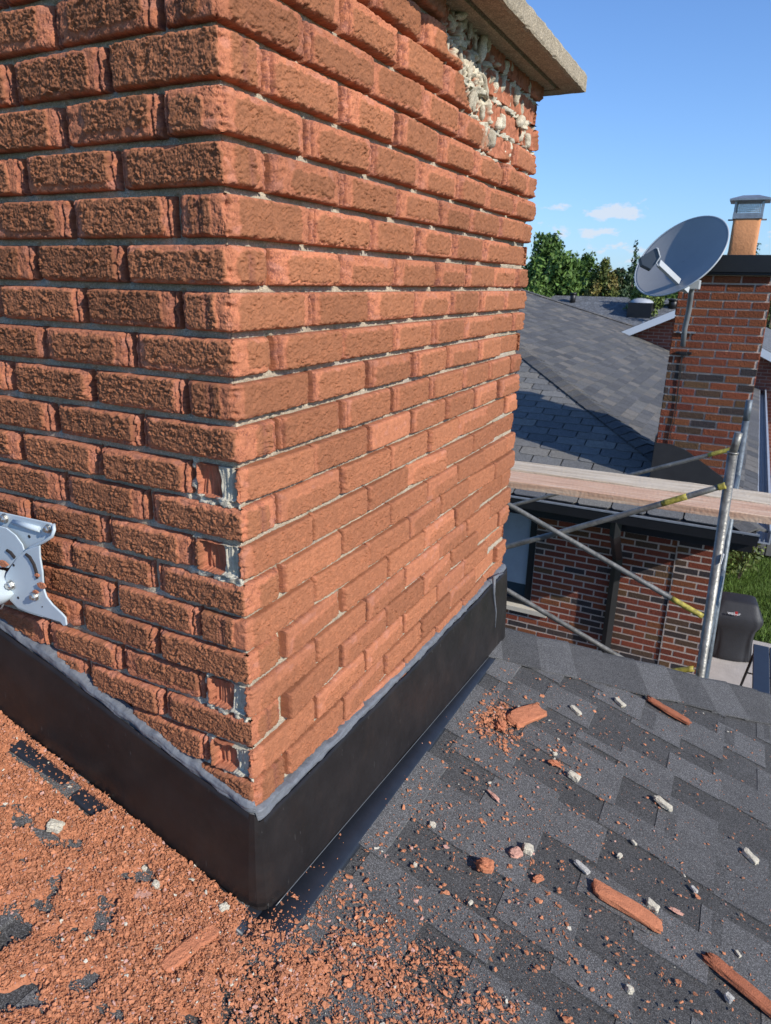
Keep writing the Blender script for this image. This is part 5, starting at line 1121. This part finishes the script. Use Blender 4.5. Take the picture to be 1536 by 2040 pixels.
def far_wood():
    rng = np.random.default_rng(41); bl = []
    for i in range(90): x = -75+150*rng.random(); bl.append((x, 62+12*rng.random(), GZ+2+2.4*rng.random(), 3.2+2*rng.random(), 1.9+.9*rng.random()))
    tag(leaf_cloud('far_trees', bl, 60000, .30, G1+G3+G2, None, 77), 'far line of mixed green trees along the horizon behind the houses', 'trees', kind='stuff')
far_wood()
# shrub behind the patio
SH = empty('shrub', at(1470, 1180, Y=11.2)*[1, 1, 0]+[0, 0, GZ], 'small yellow green leafy shrub at the back of the lawn', 'shrub')
_s = at(1471, 1150, Y=11.2); leaf_cloud('foliage', [(_s[0], 11.2, GZ+.55, .30, .35), (_s[0]+.15, 11.25, GZ+.8, .2, .2), (_s[0]-.12, 11.15, GZ+.35, .25, .25)], 700, .045, [(.14, .17, .04), (.09, .12, .03)], SH, 5)
mb = MB(); [mb.tube([(_s[0], 11.2, GZ), (_s[0]+dx, 11.2+dy, GZ+.8)], .008, 6) for dx, dy in ((-.1, 0), (.1, .05), (.0, -.08), (.2, 0))]; mb.build('stem', MAT['bark'], SH)
# ------------------------------------------------------------------ deck with railing, far houses
def deck():
    D = empty('deck', (2.6, 13.2, GZ), 'grey board skirted deck with thin black railing at the far side of the lawn', 'deck')
    gb = material('grey_boards', (.17, .165, .15), rough=.85, noise=(9, .15)); x0, x1, y0 = .2, 6, 12.4; zt = GZ+.62
    mb = MB(); x = x0
    while x < x1: mb.box((x, y0, GZ+.12), (x+.125, y0+.02, zt)); x += .145
    mb.build('skirting', gb, D); mb = MB(); mb.box((x0, y0+.02, zt-.04), (x1, 14.4, zt)); mb.box((x0, y0-.03, zt), (x1, y0+.02, zt+.05)); mb.build('platform', gb, D)
    mb = MB(); mb.box((x0, y0, zt+.9), (x1, y0+.03, zt+.93)); mb.box((x0, y0, zt+.08), (x1, y0+.03, zt+.105)); x = x0
    while x < x1: mb.box((x, y0+.006, zt+.05), (x+.016, y0+.022, zt+.92)); x += .125
    mb.build('railing', MAT['black'], D)
deck()
def brick_tex(N, L, b, tc):
    mp = N.new('ShaderNodeMapping'); mp.inputs['Rotation'].default_value = (R_(90), 0, 0); L.new(tc.outputs['Object'], mp.inputs[0])
    t = N.new('ShaderNodeTexBrick'); t.inputs['Scale'].default_value = 1; t.inputs['Brick Width'].default_value = .21; t.inputs['Row Height'].default_value = .067; t.inputs['Mortar Size'].default_value = .006
    t.inputs['Color1'].default_value = (.26, .075, .045, 1); t.inputs['Color2'].default_value = (.17, .05, .035, 1); t.inputs['Mortar'].default_value = (.30, .22, .18, 1); t.inputs['Bias'].default_value = -.1
    L.new(mp.outputs[0], t.inputs['Vector']); L.new(t.outputs['Color'], b.inputs['Base Color'])
    bp = N.new('ShaderNodeBump'); bp.inputs['Strength'].default_value = .5; bp.inputs['Distance'].default_value = .01; bp.invert = True; L.new(t.outputs['Fac'], bp.inputs['Height']); L.new(bp.outputs[0], b.inputs['Normal'])
MAT['farbrick'] = material('far_brick', rough=.9, extra=brick_tex)
MAT['farroof'] = material('far_roof_shingle', (.115, .12, .128), rough=.95, noise=(4, .22), speck=(14, .25), bump=(20, .6))
MAT['white'] = material('white_fascia', (.58, .62, .66), rough=.5)
def gable_house():
    Y0 = 14.6; pk = at(1362, 616, Y=Y0); pk[2] += .05; r2 = at(1536, 703, Y=Y0); s = (pk[2]-r2[2])/(r2[0]-pk[0]); hw = 5.2
    Hs = empty('brick_house', (pk[0], Y0+5, GZ), 'farther brick house with a white edged gable and grey roof behind the neighbouring chimney', 'house')
    xl, xr = pk[0]-hw, pk[0]+hw+1.5; zl, zr = pk[2]-s*hw, pk[2]-s*(hw+1.5); wall_y = Y0+.25
    mb = MB(); mb.add([(xl+.3, wall_y, GZ), (xr-.3, wall_y, GZ), (xr-.3, wall_y, zr+s*.3-.12), (pk[0], wall_y, pk[2]-.12), (xl+.3, wall_y, zl+s*.3-.12), (xl+.3, wall_y+9, GZ), (xr-.3, wall_y+9, GZ), (xr-.3, wall_y+9, zr+s*.3-.12), (pk[0], wall_y+9, pk[2]-.12), (xl+.3, wall_y+9, zl+s*.3-.12)],
                      [(0, 1, 2, 3, 4), (9, 8, 7, 6, 5), (0, 4, 9, 5), (1, 6, 7, 2), (2, 7, 8, 3), (3, 8, 9, 4)]); mb.build('wall', MAT['farbrick'], Hs)
    mb = MB(); 
    for (x, z) in ((xl, zl), (xr, zr)):
        mb.add([(pk[0], Y0-.02, pk[2]+.01), (x, Y0-.02, z+.01), (x, Y0+10, z+.01), (pk[0], Y0+10, pk[2]+.01), (pk[0], Y0-.02, pk[2]-.06), (x, Y0-.02, z-.06), (x, Y0+10, z-.06), (pk[0], Y0+10, pk[2]-.06)], [(0, 1, 2, 3), (7, 6, 5, 4), (0, 4, 5, 1), (1, 5, 6, 2), (2, 6, 7, 3)])
    r = mb.build('roof', MAT['farroof'], Hs)
    mb = MB()
    for (x, z) in ((xl, zl), (xr, zr)): mb.prism([(pk[0], Y0-.06, pk[2]-.0), (x, Y0-.06, z-.0), (x, Y0-.06, z-.15), (pk[0], Y0-.06, pk[2]-.15)], (0, .035, 0))
    mb.build('fascia', MAT['white'], Hs)
gable_house()
def back_house():
    Y0 = 24; rl = at(1125, 588, Y=Y0+5); rr = at(1345, 596, Y=Y0+5); zr = (rl[2]+rr[2])/2; ze = zr-1.9
    Hs = empty('bungalow', ((rl[0]+rr[0])/2, Y0+4, GZ), 'low bungalow with a wide plain grey shingle roof, a domed skylight and vents', 'house')
    x0, x1 = -13, 3.2; mb = MB(); mb.box((x0+.4, Y0+.4, GZ), (x1-.4, Y0+9.6, ze)); mb.build('wall', MAT['farbrick'], Hs)
    mb = MB(); mb.add([(x0, Y0, ze), (x1, Y0, ze), (x1-1, Y0+5, zr), (x0+1, Y0+5, zr), (x0, Y0+10, ze), (x1, Y0+10, ze)], [(0, 1, 2, 3), (3, 2, 5, 4), (1, 5, 2), (4, 0, 3), (0, 4, 5, 1)]); rf_ = mb.build('roof', MAT['farroof'], Hs)
    # domed skylight on a dark kerb
    y = Y0+3.6; zc = ze+(zr-ze)*3.6/5; c = at(1279, 600, Y=y); w = .42
    mb = MB(); mb.box((c[0]-w, y-w, zc-.25), (c[0]+w, y+w, zc+.38)); k = mb.build('skylight_kerb', MAT['black'], rf_)
    mb = MB(); n = 20; V = []; 
    for i in range(5):
        a = i/4*math.pi/2; V += [(c[0]+w*math.cos(a)*math.cos(t), y+w*math.cos(a)*math.sin(t), zc+.38+.17*math.sin(a)) for t in np.linspace(0, 2*math.pi, n, endpoint=False)]
    mb.add(V, [(i*n+j, i*n+(j+1) % n, (i+1)*n+(j+1) % n, (i+1)*n+j) for i in range(4) for j in range(n)]); mb.build('skylight_dome', MAT['bluewhite'], rf_, smooth=True)
    for px, py, yy, hh, w, mt in ((1287, 618, Y0+1.9, .42, .05, 'white'), (1266, 622, Y0+1.6, .22, .07, 'black'), (1142, 589, Y0+4.4, .36, .11, 'black'), (1342, 598, Y0+4.2, .30, .16, 'black')):
        p = at(px, py, Y=yy); z0 = ze+(zr-ze)*(yy-Y0)/5; mb = MB(); mb.tube([(p[0], yy, z0-.1), (p[0], yy, z0+hh)], w, 14); mb.tube([(p[0], yy, z0+hh*.8), (p[0], yy, z0+hh)], w*1.25, 14); mb.build('roof_vent', MAT[mt], rf_, smooth=True)
back_house()
def far_chimney_house():
    Y0 = 34; c = at(1112, 582, Y=Y0); Hs = empty('cottage', (c[0], Y0+3, GZ), 'distant house whose small brick chimney shows over the grey roof ridge', 'house')
    mb = MB(); mb.box((c[0]-4, Y0, GZ), (c[0]+3, Y0+7, -2.6)); mb.build('wall', MAT['farbrick'], Hs); mb = MB(); mb.add([(c[0]-4.4, Y0-.4, -2.6), (c[0]+3.4, Y0-.4, -2.6), (c[0]+2, Y0+3.4, -.95), (c[0]-3, Y0+3.4, -.95), (c[0]-4.4, Y0+7.4, -2.6), (c[0]+3.4, Y0+7.4, -2.6)], [(0, 1, 2, 3), (3, 2, 5, 4), (1, 5, 2), (4, 0, 3), (0, 4, 5, 1)]); mb.build('roof', MAT['farroof'], Hs)
    w = .42; mb = MB(); mb.box((c[0]-w, Y0+2.4, -2), (c[0]+w, Y0+3.1, c[2]+.10)); ch = mb.build('chimney', MAT['farbrick'], Hs)
    mb = MB(); mb.box((c[0]-w*1.35, Y0+2.3, c[2]+.10), (c[0]+w*1.35, Y0+3.2, c[2]+.2)); mb.build('chimney_cap', MAT['sill'], ch); mb = MB(); mb.tube([(c[0]+.02, Y0+2.7, c[2]+.2), (c[0]+.02, Y0+2.7, c[2]+.5)], .19, 10); mb.build('flue_pot', material('clay_pot', (.34, .13, .07), rough=.9), ch, smooth=True)
far_chimney_house()
